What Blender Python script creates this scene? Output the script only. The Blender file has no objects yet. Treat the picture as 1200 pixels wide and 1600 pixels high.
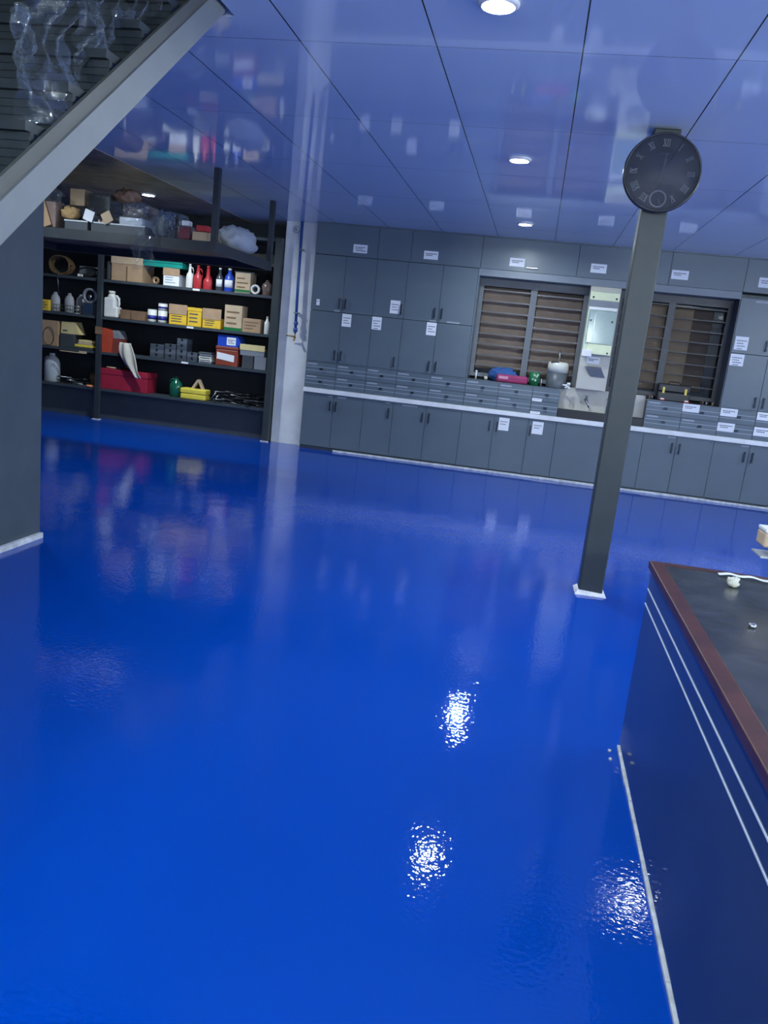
import bpy, bmesh, math, random
from mathutils import Vector, Matrix, Euler
random.seed(7)
SC = bpy.context.scene
COLL = SC.collection

# ------------------------------------------------------------------ camera
cam_d = bpy.data.cameras.new('camera')
cam = bpy.data.objects.new('camera', cam_d); COLL.objects.link(cam)
RIGHT = Vector((0.97641862, 0.18866222, 0.10494404))
DOWN = Vector((0.14090931, -0.18866222, -0.97188021))
FWD = Vector((-0.1635581, 0.96374952, -0.21079757))
rot = Matrix((RIGHT, -DOWN, -FWD)).transposed()
cam.matrix_world = Matrix.Translation((0, 0, 1.5)) @ rot.to_4x4()
cam_d.sensor_fit = 'VERTICAL'; cam_d.sensor_height = 36.0
cam_d.lens = 1226.0 / 1600.0 * 36.0
cam_d.clip_start = 0.02
SC.camera = cam
# ------------------------------------------------------------------ world, exposure
w = bpy.data.worlds.new('night'); SC.world = w; w.use_nodes = True
w.node_tree.nodes['Background'].inputs[0].default_value = (0.02, 0.03, 0.06, 1)
w.node_tree.nodes['Background'].inputs[1].default_value = 0.3
SC.view_settings.view_transform = 'Standard'; SC.view_settings.look = 'None'
SC.view_settings.gamma = 1; SC.view_settings.use_curve_mapping = False
SC.view_settings.exposure = 0.0
LAMP_W = 37.0
FILL_W = 120.0  # power of the added fill tubes
LAMP_COL = (0.84, 0.95, 1.0)
H = 2.9

# ------------------------------------------------------------------ materials
MATS = {}
def mat(name, col, rough=0.5, metal=0.0, var=0.08, vscale=6.0, bump=0.0, bscale=60.0, coat=0.0, coat_rough=0.05, spec=0.5, trans=0.0, emit=None, estr=0.0):
    if name in MATS: return MATS[name]
    m = bpy.data.materials.new(name); m.use_nodes = True
    nt = m.node_tree; N = nt.nodes; L = nt.links; b = N['Principled BSDF']
    tc = N.new('ShaderNodeTexCoord')
    no = N.new('ShaderNodeTexNoise'); no.inputs['Scale'].default_value = vscale; no.inputs['Detail'].default_value = 4
    L.new(tc.outputs['Object'], no.inputs['Vector'])
    r = N.new('ShaderNodeValToRGB')
    r.color_ramp.elements[0].position = 0.3; r.color_ramp.elements[1].position = 0.7
    c0 = [max(0, c * (1 - var)) for c in col]; c1 = [min(1, c * (1 + var)) for c in col]
    r.color_ramp.elements[0].color = (*c0, 1); r.color_ramp.elements[1].color = (*c1, 1)
    L.new(no.outputs['Fac'], r.inputs['Fac']); L.new(r.outputs['Color'], b.inputs['Base Color'])
    b.inputs['Roughness'].default_value = rough; b.inputs['Metallic'].default_value = metal
    b.inputs['Specular IOR Level'].default_value = spec
    if coat: b.inputs['Coat Weight'].default_value = coat; b.inputs['Coat Roughness'].default_value = coat_rough
    if trans: b.inputs['Transmission Weight'].default_value = trans
    if bump:
        n2 = N.new('ShaderNodeTexNoise'); n2.inputs['Scale'].default_value = bscale; n2.inputs['Detail'].default_value = 3
        L.new(tc.outputs['Object'], n2.inputs['Vector'])
        bp = N.new('ShaderNodeBump'); bp.inputs['Strength'].default_value = bump; bp.inputs['Distance'].default_value = 0.01
        L.new(n2.outputs['Fac'], bp.inputs['Height']); L.new(bp.outputs['Normal'], b.inputs['Normal'])
    if emit: b.inputs['Emission Color'].default_value = (*emit, 1); b.inputs['Emission Strength'].default_value = estr
    MATS[name] = m
    return m

def film_mat():
    m = bpy.data.materials.new('clear_film'); m.use_nodes = True
    nt = m.node_tree; N = nt.nodes; L = nt.links; N.remove(N['Principled BSDF'])
    out = N['Material Output']
    t = N.new('ShaderNodeBsdfTransparent'); t.inputs[0].default_value = (0.9, 0.93, 0.96, 1)
    g = N.new('ShaderNodeBsdfGlossy'); g.inputs['Roughness'].default_value = 0.05; g.inputs['Color'].default_value = (0.8, 0.85, 0.9, 1)
    d = N.new('ShaderNodeBsdfDiffuse'); d.inputs['Color'].default_value = (0.5, 0.55, 0.6, 1)
    mg = N.new('ShaderNodeMixShader'); mg.inputs[0].default_value = 0.22
    L.new(g.outputs[0], mg.inputs[1]); L.new(d.outputs[0], mg.inputs[2])
    lw = N.new('ShaderNodeLayerWeight'); lw.inputs['Blend'].default_value = 0.35
    mp = N.new('ShaderNodeMapRange'); mp.inputs['To Min'].default_value = 0.07; mp.inputs['To Max'].default_value = 0.5
    L.new(lw.outputs['Facing'], mp.inputs['Value'])
    mx = N.new('ShaderNodeMixShader'); L.new(mp.outputs[0], mx.inputs[0])
    L.new(t.outputs[0], mx.inputs[1]); L.new(mg.outputs[0], mx.inputs[2]); L.new(mx.outputs[0], out.inputs['Surface'])
    tc = N.new('ShaderNodeTexCoord'); n2 = N.new('ShaderNodeTexNoise'); n2.inputs['Scale'].default_value = 22
    L.new(tc.outputs['Object'], n2.inputs['Vector'])
    bp = N.new('ShaderNodeBump'); bp.inputs['Strength'].default_value = 0.5; bp.inputs['Distance'].default_value = 0.02
    L.new(n2.outputs['Fac'], bp.inputs['Height']); L.new(bp.outputs['Normal'], g.inputs['Normal'])
    return m

def floor_mat():
    m = bpy.data.materials.new('blue_epoxy'); m.use_nodes = True
    nt = m.node_tree; N = nt.nodes; L = nt.links; b = N['Principled BSDF']
    tc = N.new('ShaderNodeTexCoord')
    no = N.new('ShaderNodeTexNoise'); no.inputs['Scale'].default_value = 0.6; no.inputs['Detail'].default_value = 2
    L.new(tc.outputs['Object'], no.inputs['Vector'])
    r = N.new('ShaderNodeValToRGB')
    r.color_ramp.elements[0].color = (0.0, 0.050, 0.37, 1); r.color_ramp.elements[1].color = (0.0, 0.056, 0.41, 1)
    L.new(no.outputs['Fac'], r.inputs['Fac']); L.new(r.outputs['Color'], b.inputs['Base Color'])
    b.inputs['Roughness'].default_value = 0.03; b.inputs['IOR'].default_value = 1.5
    n1 = N.new('ShaderNodeTexNoise'); n1.inputs['Scale'].default_value = 58; n1.inputs['Detail'].default_value = 1
    n2 = N.new('ShaderNodeTexNoise'); n2.inputs['Scale'].default_value = 2.2; n2.inputs['Detail'].default_value = 1
    L.new(tc.outputs['Object'], n1.inputs['Vector']); L.new(tc.outputs['Object'], n2.inputs['Vector'])
    b1 = N.new('ShaderNodeBump'); b1.inputs['Strength'].default_value = 1.0; b1.inputs['Distance'].default_value = 0.0006
    b2 = N.new('ShaderNodeBump'); b2.inputs['Strength'].default_value = 1.0; b2.inputs['Distance'].default_value = 0.003
    L.new(n1.outputs['Fac'], b1.inputs['Height']); L.new(n2.outputs['Fac'], b2.inputs['Height'])
    L.new(b1.outputs['Normal'], b2.inputs['Normal']); L.new(b2.outputs['Normal'], b.inputs['Normal'])
    return m

def ceiling_mat():
    m = bpy.data.materials.new('glossy_ceiling_panels'); m.use_nodes = True
    nt = m.node_tree; N = nt.nodes; L = nt.links; b = N['Principled BSDF']
    tc = N.new('ShaderNodeTexCoord'); sp = N.new('ShaderNodeSeparateXYZ'); L.new(tc.outputs['Object'], sp.inputs[0])
    def line(out, off, step, half):
        a = N.new('ShaderNodeMath'); a.operation = 'SUBTRACT'; L.new(sp.outputs[out], a.inputs[0]); a.inputs[1].default_value = off
        q = N.new('ShaderNodeMath'); q.operation = 'PINGPONG'; L.new(a.outputs[0], q.inputs[0]); q.inputs[1].default_value = step / 2
        c = N.new('ShaderNodeMath'); c.operation = 'LESS_THAN'; L.new(q.outputs[0], c.inputs[0]); c.inputs[1].default_value = half
        return c
    lx = line('X', -2.05 + 0.685 * 20 - 0.685 * 40, 0.685, 0.0035); ly = line('Y', 4.09 - 1.33 * 20, 1.33, 0.002)
    mx = N.new('ShaderNodeMath'); mx.operation = 'MAXIMUM'; L.new(lx.outputs[0], mx.inputs[0]); L.new(ly.outputs[0], mx.inputs[1])
    no = N.new('ShaderNodeTexNoise'); no.inputs['Scale'].default_value = 0.8; L.new(tc.outputs['Object'], no.inputs['Vector'])
    r = N.new('ShaderNodeValToRGB'); r.color_ramp.elements[0].color = (0.72, 0.81, 0.88, 1); r.color_ramp.elements[1].color = (0.76, 0.85, 0.92, 1)
    L.new(no.outputs['Fac'], r.inputs['Fac'])
    mc = N.new('ShaderNodeMixRGB'); L.new(mx.outputs[0], mc.inputs[0]); L.new(r.outputs[0], mc.inputs[1]); mc.inputs[2].default_value = (0.03, 0.03, 0.03, 1)
    L.new(mc.outputs[0], b.inputs['Base Color'])
    b.inputs['Roughness'].default_value = 0.06; b.inputs['IOR'].default_value = 1.55
    return m

SLATE = mat('slate_laminate', (0.104, 0.140, 0.175), 0.33, var=0.05, vscale=3)
SLATE_D = mat('slate_carcass', (0.05, 0.065, 0.085), 0.5)
SLATE_S = mat('slate_desk_side', (0.035, 0.047, 0.075), 0.075, var=0.15, vscale=2.5)
HANDLE = mat('gunmetal_handle', (0.035, 0.045, 0.065), 0.35, metal=0.6)
ALU = mat('pale_strip', (0.62, 0.68, 0.75), 0.4)
GROOVE_GLINT = mat('groove_glint', (0.38, 0.45, 0.53), 0.4)  # paints the reflections along the drawer groove edges as pale strips
TAG = mat('grey_tag', (0.30, 0.34, 0.40), 0.5)
WHITE = mat('white_edge', (0.78, 0.80, 0.82), 0.4)
CAULK = mat('grey_caulk', (0.55, 0.58, 0.62), 0.7, var=0.25, vscale=20)
PAPER = mat('paper', (0.80, 0.83, 0.88), 0.8, var=0.02)
INK = mat('ink', (0.06, 0.07, 0.10), 0.8)
STEEL = mat('steel', (0.42, 0.43, 0.45), 0.3, metal=1.0)
DSTEEL = mat('dark_steel', (0.05, 0.055, 0.06), 0.45, metal=0.8, var=0.3, vscale=20)
POST = mat('painted_post', (0.036, 0.047, 0.049), 0.45)
RACK = mat('rack_steel', (0.032, 0.040, 0.050), 0.45, var=0.2)
BLACK = mat('black_plastic', (0.012, 0.014, 0.018), 0.35)
BPLASTER = mat('white_plaster', (0.80, 0.82, 0.82), 0.7, var=0.12, vscale=3, bump=0.2, bscale=12)
DWALL = mat('dark_wall_paint', (0.055, 0.075, 0.095), 0.55)
CARD = mat('cardboard', (0.42, 0.28, 0.17), 0.85, var=0.1, vscale=9)
CARDL = mat('cardboard_light', (0.55, 0.42, 0.28), 0.85, var=0.1, vscale=9)
CARDD = mat('cardboard_dark', (0.20, 0.12, 0.07), 0.85, var=0.15, vscale=9)
BPAPER = mat('brown_paper', (0.17, 0.13, 0.105), 0.85, var=0.12, vscale=5, bump=0.4, bscale=9)
YEL = mat('yellow_print', (0.78, 0.50, 0.04), 0.5)
YELP = mat('yellow_plastic', (0.80, 0.66, 0.08), 0.4)
YELL = mat('pale_yellow', (0.70, 0.58, 0.28), 0.6)
RED = mat('red_plastic', (0.50, 0.035, 0.045), 0.35)
DRED = mat('crimson_metal', (0.36, 0.02, 0.05), 0.4)
ORG = mat('orange_red', (0.50, 0.07, 0.035), 0.45, var=0.15)
BLU = mat('blue_plastic', (0.02, 0.07, 0.50), 0.35)
NAVY = mat('navy_print', (0.02, 0.03, 0.25), 0.45)
WPL = mat('white_plastic', (0.80, 0.80, 0.78), 0.38)
CRM = mat('cream_plastic', (0.72, 0.72, 0.62), 0.35)
CREAM = mat('cream_wall_tile', (0.50, 0.49, 0.44), 0.35, var=0.06)
GRN = mat('green_glass', (0.01, 0.12, 0.07), 0.15)
DGRN = mat('dark_green_print', (0.01, 0.16, 0.05), 0.4)
TURQ = mat('turquoise_plastic', (0.01, 0.30, 0.24), 0.4)
PINK = mat('pink_fabric', (0.30, 0.03, 0.12), 0.7)
GREY = mat('grey_plastic', (0.22, 0.24, 0.27), 0.45)
DGREY = mat('dark_grey_plastic', (0.06, 0.07, 0.08), 0.4)
BROWN = mat('brown_wood_edge', (0.065, 0.020, 0.015), 0.4, var=0.3, vscale=12)
TOPM = mat('black_desk_vinyl', (0.035, 0.038, 0.042), 0.24, var=0.4, vscale=9, bump=0.35, bscale=7)
ROPE = mat('brown_rope', (0.16, 0.10, 0.05), 0.9, var=0.3, vscale=50)
GLASSD = mat('dark_glass', (0.01, 0.014, 0.02), 0.05)
CLOTH = mat('dusty_cloth', (0.55, 0.52, 0.45), 0.9, var=0.15)
BAG = mat('milky_bag', (0.42, 0.46, 0.52), 0.45, bump=0.5, bscale=25)
FILM = film_mat()
EMIT = mat('lamp_diffuser', (0.9, 0.9, 0.9), 0.5, emit=(0.95, 0.98, 1.0), estr=30)

# ------------------------------------------------------------------ mesh helpers
class MB:
    def __init__(s, *mats): s.bm = bmesh.new(); s.mats = list(mats)
    def _mi(s, m):
        if m is None: return 0
        if m not in s.mats: s.mats.append(m)
        return s.mats.index(m)
    def box(s, x0, x1, y0, y1, z0, z1, m=None, bev=0.0, seg=2, M=None):
        r = bmesh.ops.create_cube(s.bm, size=1)
        vs = r['verts']
        for v in vs:
            v.co = Vector(((x0 + x1) / 2 + v.co.x * (x1 - x0), (y0 + y1) / 2 + v.co.y * (y1 - y0), (z0 + z1) / 2 + v.co.z * (z1 - z0)))
        fs = set(f for v in vs for f in v.link_faces)
        mi = s._mi(m)
        for f in fs: f.material_index = mi
        if bev > 0:
            es = list(set(e for v in vs for e in v.link_edges))
            rr = bmesh.ops.bevel(s.bm, geom=es, offset=bev, segments=seg, profile=0.5, affect='EDGES')
            for f in rr['faces']: f.material_index = mi
            vs = list(set(list(rr['verts']) + [v for v in vs if v.is_valid]))
        if M is not None:
            for v in vs: v.co = M @ v.co
        return s
    def rings(s, rings, m=None, cap=True, smooth=True):
        mi = s._mi(m); R = [[s.bm.verts.new(p) for p in r] for r in rings]
        n = len(R[0])
        for a, b in zip(R[:-1], R[1:]):
            for i in range(n):
                f = s.bm.faces.new((a[i], a[(i + 1) % n], b[(i + 1) % n], b[i])); f.material_index = mi; f.smooth = smooth
        if cap:
            for r, rev in ((R[0], True), (R[-1], False)):
                f = s.bm.faces.new(list(reversed(r)) if rev else r); f.material_index = mi
        return s
    def lathe(s, prof, c=(0, 0, 0), m=None, n=20, M=None, sx=1, sy=1, smooth=True):
        rr = []
        for r, z in prof:
            ring = [Vector((c[0] + r * sx * math.cos(2 * math.pi * i / n), c[1] + r * sy * math.sin(2 * math.pi * i / n), c[2] + z)) for i in range(n)]
            if M is not None: ring = [M @ p for p in ring]
            rr.append(ring)
        return s.rings(rr, m, smooth=smooth, cap=prof[0] != prof[-1])
    def tube(s, pts, r, m=None, n=8, closed=False):
        pts = [Vector(p) for p in pts]; rr = []
        for i, p in enumerate(pts):
            a = pts[max(i - 1, 0)]; b = pts[min(i + 1, len(pts) - 1)]
            t = (b - a).normalized()
            u = t.cross(Vector((0, 0, 1)))
            if u.length < 0.05: u = t.cross(Vector((0, 1, 0)))
            u.normalize(); v = t.cross(u)
            q = r[i] if isinstance(r, (list, tuple)) else r
            rr.append([p + q * (math.cos(2 * math.pi * k / n) * u + math.sin(2 * math.pi * k / n) * v) for k in range(n)])
        return s.rings(rr, m)
    def prism(s, poly, y0, y1, m=None, M=None):       # poly in x,z
        mi = s._mi(m)
        a = [Vector((p[0], y0, p[1])) for p in poly]; b = [Vector((p[0], y1, p[1])) for p in poly]
        if M is not None: a = [M @ p for p in a]; b = [M @ p for p in b]
        s.rings([a, b], m, smooth=False)
        return s
    def sheet(s, w, h, nx, ny, fn, m=None):
        mi = s._mi(m)
        g = [[s.bm.verts.new(fn(i / nx * w, j / ny * h)) for i in range(nx + 1)] for j in range(ny + 1)]
        for j in range(ny):
            for i in range(nx):
                f = s.bm.faces.new((g[j][i], g[j][i + 1], g[j + 1][i + 1], g[j + 1][i])); f.material_index = mi; f.smooth = True
        return s
    def build(s, name, parent=None, loc=None, rz=0.0, solid=0.0):
        bmesh.ops.recalc_face_normals(s.bm, faces=s.bm.faces)
        me = bpy.data.meshes.new(name); s.bm.to_mesh(me); s.bm.free()
        for m in s.mats: me.materials.append(m)
        o = bpy.data.objects.new(name, me); COLL.objects.link(o)
        if parent is not None: o.parent = parent
        if loc is not None: o.location = loc
        o.rotation_euler.z = rz
        if solid:
            md = o.modifiers.new('thickness', 'SOLIDIFY'); md.thickness = solid
        return o

def tag(o, label, cat, group=None):
    o['label'] = label; o['category'] = cat
    if group: o['group'] = group
    return o
def thing(name, label, cat, loc=(0, 0, 0), rz=0.0, group=None):
    o = bpy.data.objects.new(name, None); COLL.objects.link(o); o.location = loc; o.rotation_euler.z = rz
    o.empty_display_size = 0.05
    return tag(o, label, cat, group)
def struct(o): o['kind'] = 'structure'; return o
def noise3(x, y, s=0):
    return math.sin(x * 3.1 + s) * math.cos(y * 2.7 - s * 1.3) + 0.5 * math.sin(x * 7.3 + y * 5.1 + s * 2.1) + 0.3 * math.cos(x * 13.7 - y * 11.3 + s)

# ------------------------------------------------------------------ the room
XL, XR, YB, YF = -7.7, 5.2, 10.44, -3.2
struct(MB(floor_mat()).box(XL - .1, XR + .1, YF - .1, 10.95, -0.1, 0.0).build('floor'))
CM = ceiling_mat(); CB = mat('brown_ceiling', (0.34, 0.28, 0.23), 0.22, var=0.25, vscale=4)
c = MB(CM)
T = H + 0.06
for a in ((-4.1, XR + .1, 3.83, 10.95), (-1.6, XR + .1, YF - .1, 3.83), (-4.1, -2.9, YF - .1, 3.83), (-2.9, -1.6, YF - .1, 0.6)):
    c.box(a[0], a[1], a[2], a[3], H, T)
struct(c.build('ceiling'))
struct(MB(CB).box(XL - .1, -4.1, YF - .1, 10.95, H - 0.004, T).build('ceiling_left'))
s = MB(DWALL)
s.box(-2.96, -2.9, 0.54, 3.89, T, 4.6).box(-1.6, -1.54, 0.54, 3.89, T, 4.6).box(-2.9, -1.6, 0.54, 0.6, T, 4.6).box(-2.9, -1.6, 3.83, 3.89, T, 4.6).box(-2.96, -1.54, .54, 3.89, 4.6, 4.66)
struct(s.build('wall_stairwell'))
# back wall with its two window openings, the wall in front of the shelf recess, side walls
W1 = (-0.85, 0.50, 1.19, 2.42); W2 = (0.875, 2.22, 1.19, 2.42)
b = MB(mat('back_wall_paint', (0.16, 0.20, 0.26), 0.6))
b.box(-2.97, W1[0], YB, YB + .2, 0, H).box(W1[0], W2[1], YB, YB + .2, 0, 1.12).box(W1[0], W2[1], YB, YB + .2, 2.42, H)
b.box(W1[1], W2[0], YB, YB + .2, 1.12, 2.42).box(W2[1], XR, YB, YB + .2, 0, H)
struct(b.build('wall_back'))
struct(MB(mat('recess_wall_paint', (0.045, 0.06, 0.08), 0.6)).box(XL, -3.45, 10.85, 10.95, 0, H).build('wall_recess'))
struct(MB(DWALL).box(XL - .1, XL, YF, 10.95, 0, H).build('wall_left'))
SIDEW = mat('side_wall_paint', (0.70, 0.71, 0.72), 0.6)
struct(MB(SIDEW).box(XR, XR + .1, YF, 10.95, 0, H).build('wall_right'))
struct(MB(SIDEW).box(XL, XR, YF - .1, YF, 0, H).build('wall_front'))
struct(MB(BPLASTER).box(-3.44, -2.975, 10.335, 10.9, 0, H).build('wall_pier'))
# partition at the left with its pale skirting
struct(MB(DWALL).box(-3.9, -3.06, 0.9, 4.557, 0, H).build('wall_partition'))
p = MB(CAULK).box(-3.06, -3.035, 0.9, 4.557, 0, 0.035)
struct(p.build('baseboard_left'))

# ------------------------------------------------------------------ downlights
def downlight(x, y, label, power=1.0, r=0.065):
    t = thing('downlight', label, 'ceiling light', (x, y, H), group='round recessed ceiling downlights')
    MB(WPL).lathe([(r, -0.001), (r + .022, -0.001), (r + .022, -0.008), (r + .008, -0.018), (r + .002, -0.018), (r, -0.001)], m=WPL, n=28).build('trim_ring', t)
    MB(EMIT).lathe([(0.001, -0.006), (r, -0.006), (r, -0.001), (0.001, -0.001)], n=28).build('diffuser', t)
    ld = bpy.data.lights.new('downlight_lamp', 'AREA'); ld.shape = 'DISK'; ld.size = 2 * r
    ld.energy = LAMP_W * power; ld.color = LAMP_COL
    lo = bpy.data.objects.new('lamp', ld); COLL.objects.link(lo); lo.parent = t; lo.location = (0, 0, -0.0075)
    return t
downlight(-0.36, 3.58, 'downlight nearest the camera, at the top edge of the photo')
downlight(-0.333, 6.18, 'bright round downlight in the ceiling left of the clock, second from the camera')
downlight(-0.333, 9.02, 'small round downlight just in front of the wall cabinets')
downlight(-4.742, 9.08, 'round downlight in the brown ceiling above the rack of wrapped parcels', 1.6)
for x, y, l in ((-0.333, 0.9, 'downlight above and behind the camera'), (-.333, -1.8, 'downlight at the rear of the room'), (-4.742, 6.2, 'downlight over the left storage area'),
                (4.08, 9.02, 'downlight in front of the far right cabinets'), (4.08, 6.18, 'downlight in the right part of the room'), (4.08, 3.58, 'downlight to the right of the desk'), (4.08, .9, 'downlight in the rear right corner')):
    downlight(x, y, l)

def fill_tube(x, y, rz, label, power):  # unseen tubes on the walls, added to brighten the ceiling
    t = thing('fill_tube_light', label, 'fill light', (x, y, 2.25), rz, group='added tube lights')
    MB(WPL).box(-.62, .62, 0, .03, -.035, .035, WPL, bev=.004).build('housing', t)
    MB(EMIT).box(-.60, .60, .031, .045, -.02, .02, EMIT, bev=.004).build('tube', t)
    ld = bpy.data.lights.new('fill_tube_lamp', 'AREA'); ld.shape = 'RECTANGLE'; ld.size = 1.2; ld.size_y = .05
    ld.energy = power; ld.color = (.84, .96, 1.0)
    lo = bpy.data.objects.new('lamp', ld); COLL.objects.link(lo); lo.parent = t; lo.location = (0, .05, 0); lo.rotation_euler = (math.radians(90 + 35), 0, 0)
for k, (x, y, rz) in enumerate(((-2.5, YF + .001, 0), (.8, YF + .001, 0), (3.6, YF + .001, 0), (XR - .001, 1.5, math.pi / 2), (XR - .001, 5.5, math.pi / 2))):
    fill_tube(x, y, rz, ('added fill tube on the wall behind the stairs', 'added fill tube on the wall behind the camera', 'added fill tube at the right end of the wall behind the camera', 'added fill tube on the right wall beside the desk', 'added fill tube on the right wall nearer the cabinets')[k], FILL_W)

# ------------------------------------------------------------------ cabinets on the back wall
FY = 10.13   # front plane
def ink_lines(mb, x0, x1, z0, z1, y, rows=2, rnd=None):
    rnd = rnd or random
    w = x1 - x0; h = z1 - z0
    lh = min(0.010, h * 0.10)
    for r in range(rows):
        z = z1 - h * (0.28 + 0.20 * r); x = x0 + w * (0.12 + 0.04 * r); end = x0 + w * (0.85 - 0.25 * (r % 2) - 0.05 * rnd.random())
        while x < end:
            l = w * (0.06 + 0.06 * rnd.random())
            mb.box(x, min(x + l, end + .01), y - 0.0004, y, z - lh, z, INK)
            x += l + w * 0.025
def paper(parent, x0, x1, z0, z1, y, rows=2, name='paper_label'):
    m = MB(PAPER).box(x0, x1, y - 0.0015, y, z0, z1, PAPER)
    ink_lines(m, x0, x1, z0, z1, y - 0.0015, rows)
    o = m.build(name, parent); o['label'] = 'white printed paper label'
    return o
def handle(parent, x, z0, z1, y=0.0):
    m = MB(HANDLE).box(x - .009, x + .009, y - .030, y - .020, z0, z1, HANDLE, bev=.003)
    m.box(x - .007, x + .007, y - .022, y, z0 + .012, z0 + .028, HANDLE).box(x - .007, x + .007, y - .022, y, z1 - .028, z1 - .012, HANDLE)
    return m.build('handle', parent)
G = 0.0022
def cabinet(name, label, x0, x1, z0, z1, doors, group, papers=(), tags=(), depth=0.29, cat='cabinet'):
    """doors: list of (xa, xb, handle_x or None, handle z0, z1); local origin at x0,FY,z0"""
    t = thing(name, label, cat, (x0, FY, z0), group=group)
    lz = z1 - z0
    MB(SLATE_D).box(0.001, x1 - x0 - .001, 0.020, depth, 0.001, lz - .001).build('carcass', t)
    for k, (xa, xb, hx, h0, h1) in enumerate(doors):
        d = MB(SLATE).box(xa - x0 + G, xb - x0 - G, 0.0, 0.018, G, lz - G, SLATE, bev=0.001, seg=1).build('door', t)
        if hx is not None: handle(d, hx - x0, h0 - z0, h1 - z0)
        for (a, bb, c0, c1, rows) in papers:
            if xa <= (a + bb) / 2 < xb: paper(d, a - x0, bb - x0, c0 - z0, c1 - z0, -0.0002, rows)
        for (a, bb, c0, c1) in tags:
            if xa <= (a + bb) / 2 < xb:
                o = MB(TAG).box(a - x0, bb - x0, -0.002, -0.0002, c0 - z0, c1 - z0).build('name_strip', d)
    return t
BZ0, BZ1 = 0.045, 0.752
gb = 'slate grey base cabinets under the white worktop edge'
HB = (0.535, 0.665)
cabinet('base_cabinet', 'slate double door base cabinet beside the white pier, leftmost below the worktop', -2.97, -2.148, BZ0, BZ1, [(-2.97, -2.553, -2.590, *HB), (-2.553, -2.148, -2.510, *HB)], gb, tags=[(-2.50, -2.38, .715, .735), (-2.62, -2.57, .72, .735)])
cabinet('base_cabinet', 'narrow single door base cabinet, handle top right, second from the white pier', -2.148, -1.748, BZ0, BZ1, [(-2.148, -1.748, -1.800, *HB)], gb, tags=[(-1.85, -1.79, .722, .736)])
cabinet('base_cabinet', 'double door base cabinet with a pale name strip, third unit from the white pier', -1.748, -0.85, BZ0, BZ1, [(-1.748, -1.313, -1.35, *HB), (-1.313, -.85, -1.265, *HB)], gb, tags=[(-1.63, -1.43, .718, .736)])
cabinet('base_cabinet', 'double door base cabinet with one white paper label hung at its middle', -0.85, 0.0, BZ0, BZ1, [(-.85, -.428, -.48, *HB), (-.428, 0, -.385, *HB)], gb, papers=[(-.367, -.237, .56, .722, 2)])
cabinet('base_cabinet', 'narrow base cabinet with a white paper label, left of the sink cabinet', 0.0, 0.351, BZ0, BZ1, [(0, .351, .035, *HB)], gb, papers=[(.056, .192, .566, .724, 2)])
cabinet('base_cabinet', 'wide plain base cabinet under the black sink, behind the column', 0.351, 1.414, BZ0, BZ1, [(.351, .98, None, 0, 0), (.98, 1.414, None, 0, 0)], gb)
cabinet('base_cabinet', 'double door base cabinet right of the column, under the drawers with one label', 1.414, 2.245, BZ0, BZ1, [(1.414, 1.81, 1.765, *HB), (1.81, 2.245, 1.855, *HB)], gb, tags=[(1.70, 1.79, .722, .738)])
cabinet('base_cabinet', 'rightmost double door base cabinet in view, at the right edge of the photo', 2.245, 3.08, BZ0, BZ1, [(2.245, 2.66, 2.612, *HB), (2.66, 3.08, 2.705, *HB)], gb, tags=[(2.56, 2.65, .722, .738)])
# drawers
DR = [(0.814, 0.981), (0.981, 1.158)]
gd = 'slate drawer units above the white worktop edge'
def drawers(label, cols, papers=()):
    x0 = cols[0]; x1 = cols[-1]
    t = thing('drawer_cabinet', label, 'drawers', (x0, FY, DR[0][0]), group=gd)
    z0 = DR[0][0]
    MB(SLATE_D).box(.001, x1 - x0 - .001, .02, .30, .001, DR[1][1] - z0 - .014).box(.0, x1 - x0, .0, .30, DR[1][1] - z0 - .013, DR[1][1] - z0, SLATE).build('carcass', t)
    for xa, xb in zip(cols[:-1], cols[1:]):
        for k, (a, b_) in enumerate(DR):
            if k == 1: b_ -= 0.013
            m = MB(SLATE).box(xa - x0 + G, xb - x0 - G, 0, .018, a - z0 + G, b_ - z0 - G, SLATE, bev=.001, seg=1)
            for q in (0.36, 0.66):
                zz = a - z0 + (b_ - a) * q
                m.box(xa - x0 + .004, xb - x0 - .004, -.0015, 0, zz - .0028, zz + .0028, GROOVE_GLINT)
            d = m.build('drawer', t)
            xm = (xa + xb) / 2 - x0 + .012; zm = a - z0 + (b_ - a) * .51
            MB(HANDLE).box(xm - .022, xm + .022, -.026, -.016, zm - .012, zm + .014, HANDLE, bev=.004).box(xm - .008, xm + .008, -.018, 0, zm - .006, zm + .006, HANDLE).build('knob', d)
            big = [pp for pp in papers if xa <= (pp[0] + pp[1]) / 2 < xb and a - .02 <= (pp[2] + pp[3]) / 2 - .015 < b_ - .02]
            if big:
                for pp in big: paper(d, pp[0] - x0, pp[1] - x0, pp[2] - z0, pp[3] - z0, -.0019, 2 if pp[3] - pp[2] > .05 else 1)
            else:
                MB(TAG).box(xa - x0 + .02, xa - x0 + .16, -.002, -.0002, b_ - z0 - .032, b_ - z0 - .012).build('name_strip', d)
    return t
drawers('bank of four shallow drawers beside the white pier', (-2.97, -2.553, -2.148))
drawers('two stacked drawers above the narrow single door base cabinet, second from the pier', (-2.148, -1.748))
drawers('bank of four drawers left of the first window', (-1.748, -1.313, -.85))
drawers('bank of four drawers below the first window with cloths on top', (-.85, -.428, 0))
drawers('two stacked drawers with small white labels under the water cooler jug', (0, .335), papers=[(.004, .126, .975, 1.012), (.003, .125, .818, .848)])
drawers('bank of four drawers right of the column with a single white label', (1.385, 1.81, 2.245), papers=[(1.809, 2.003, 1.060, 1.155)])
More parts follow.
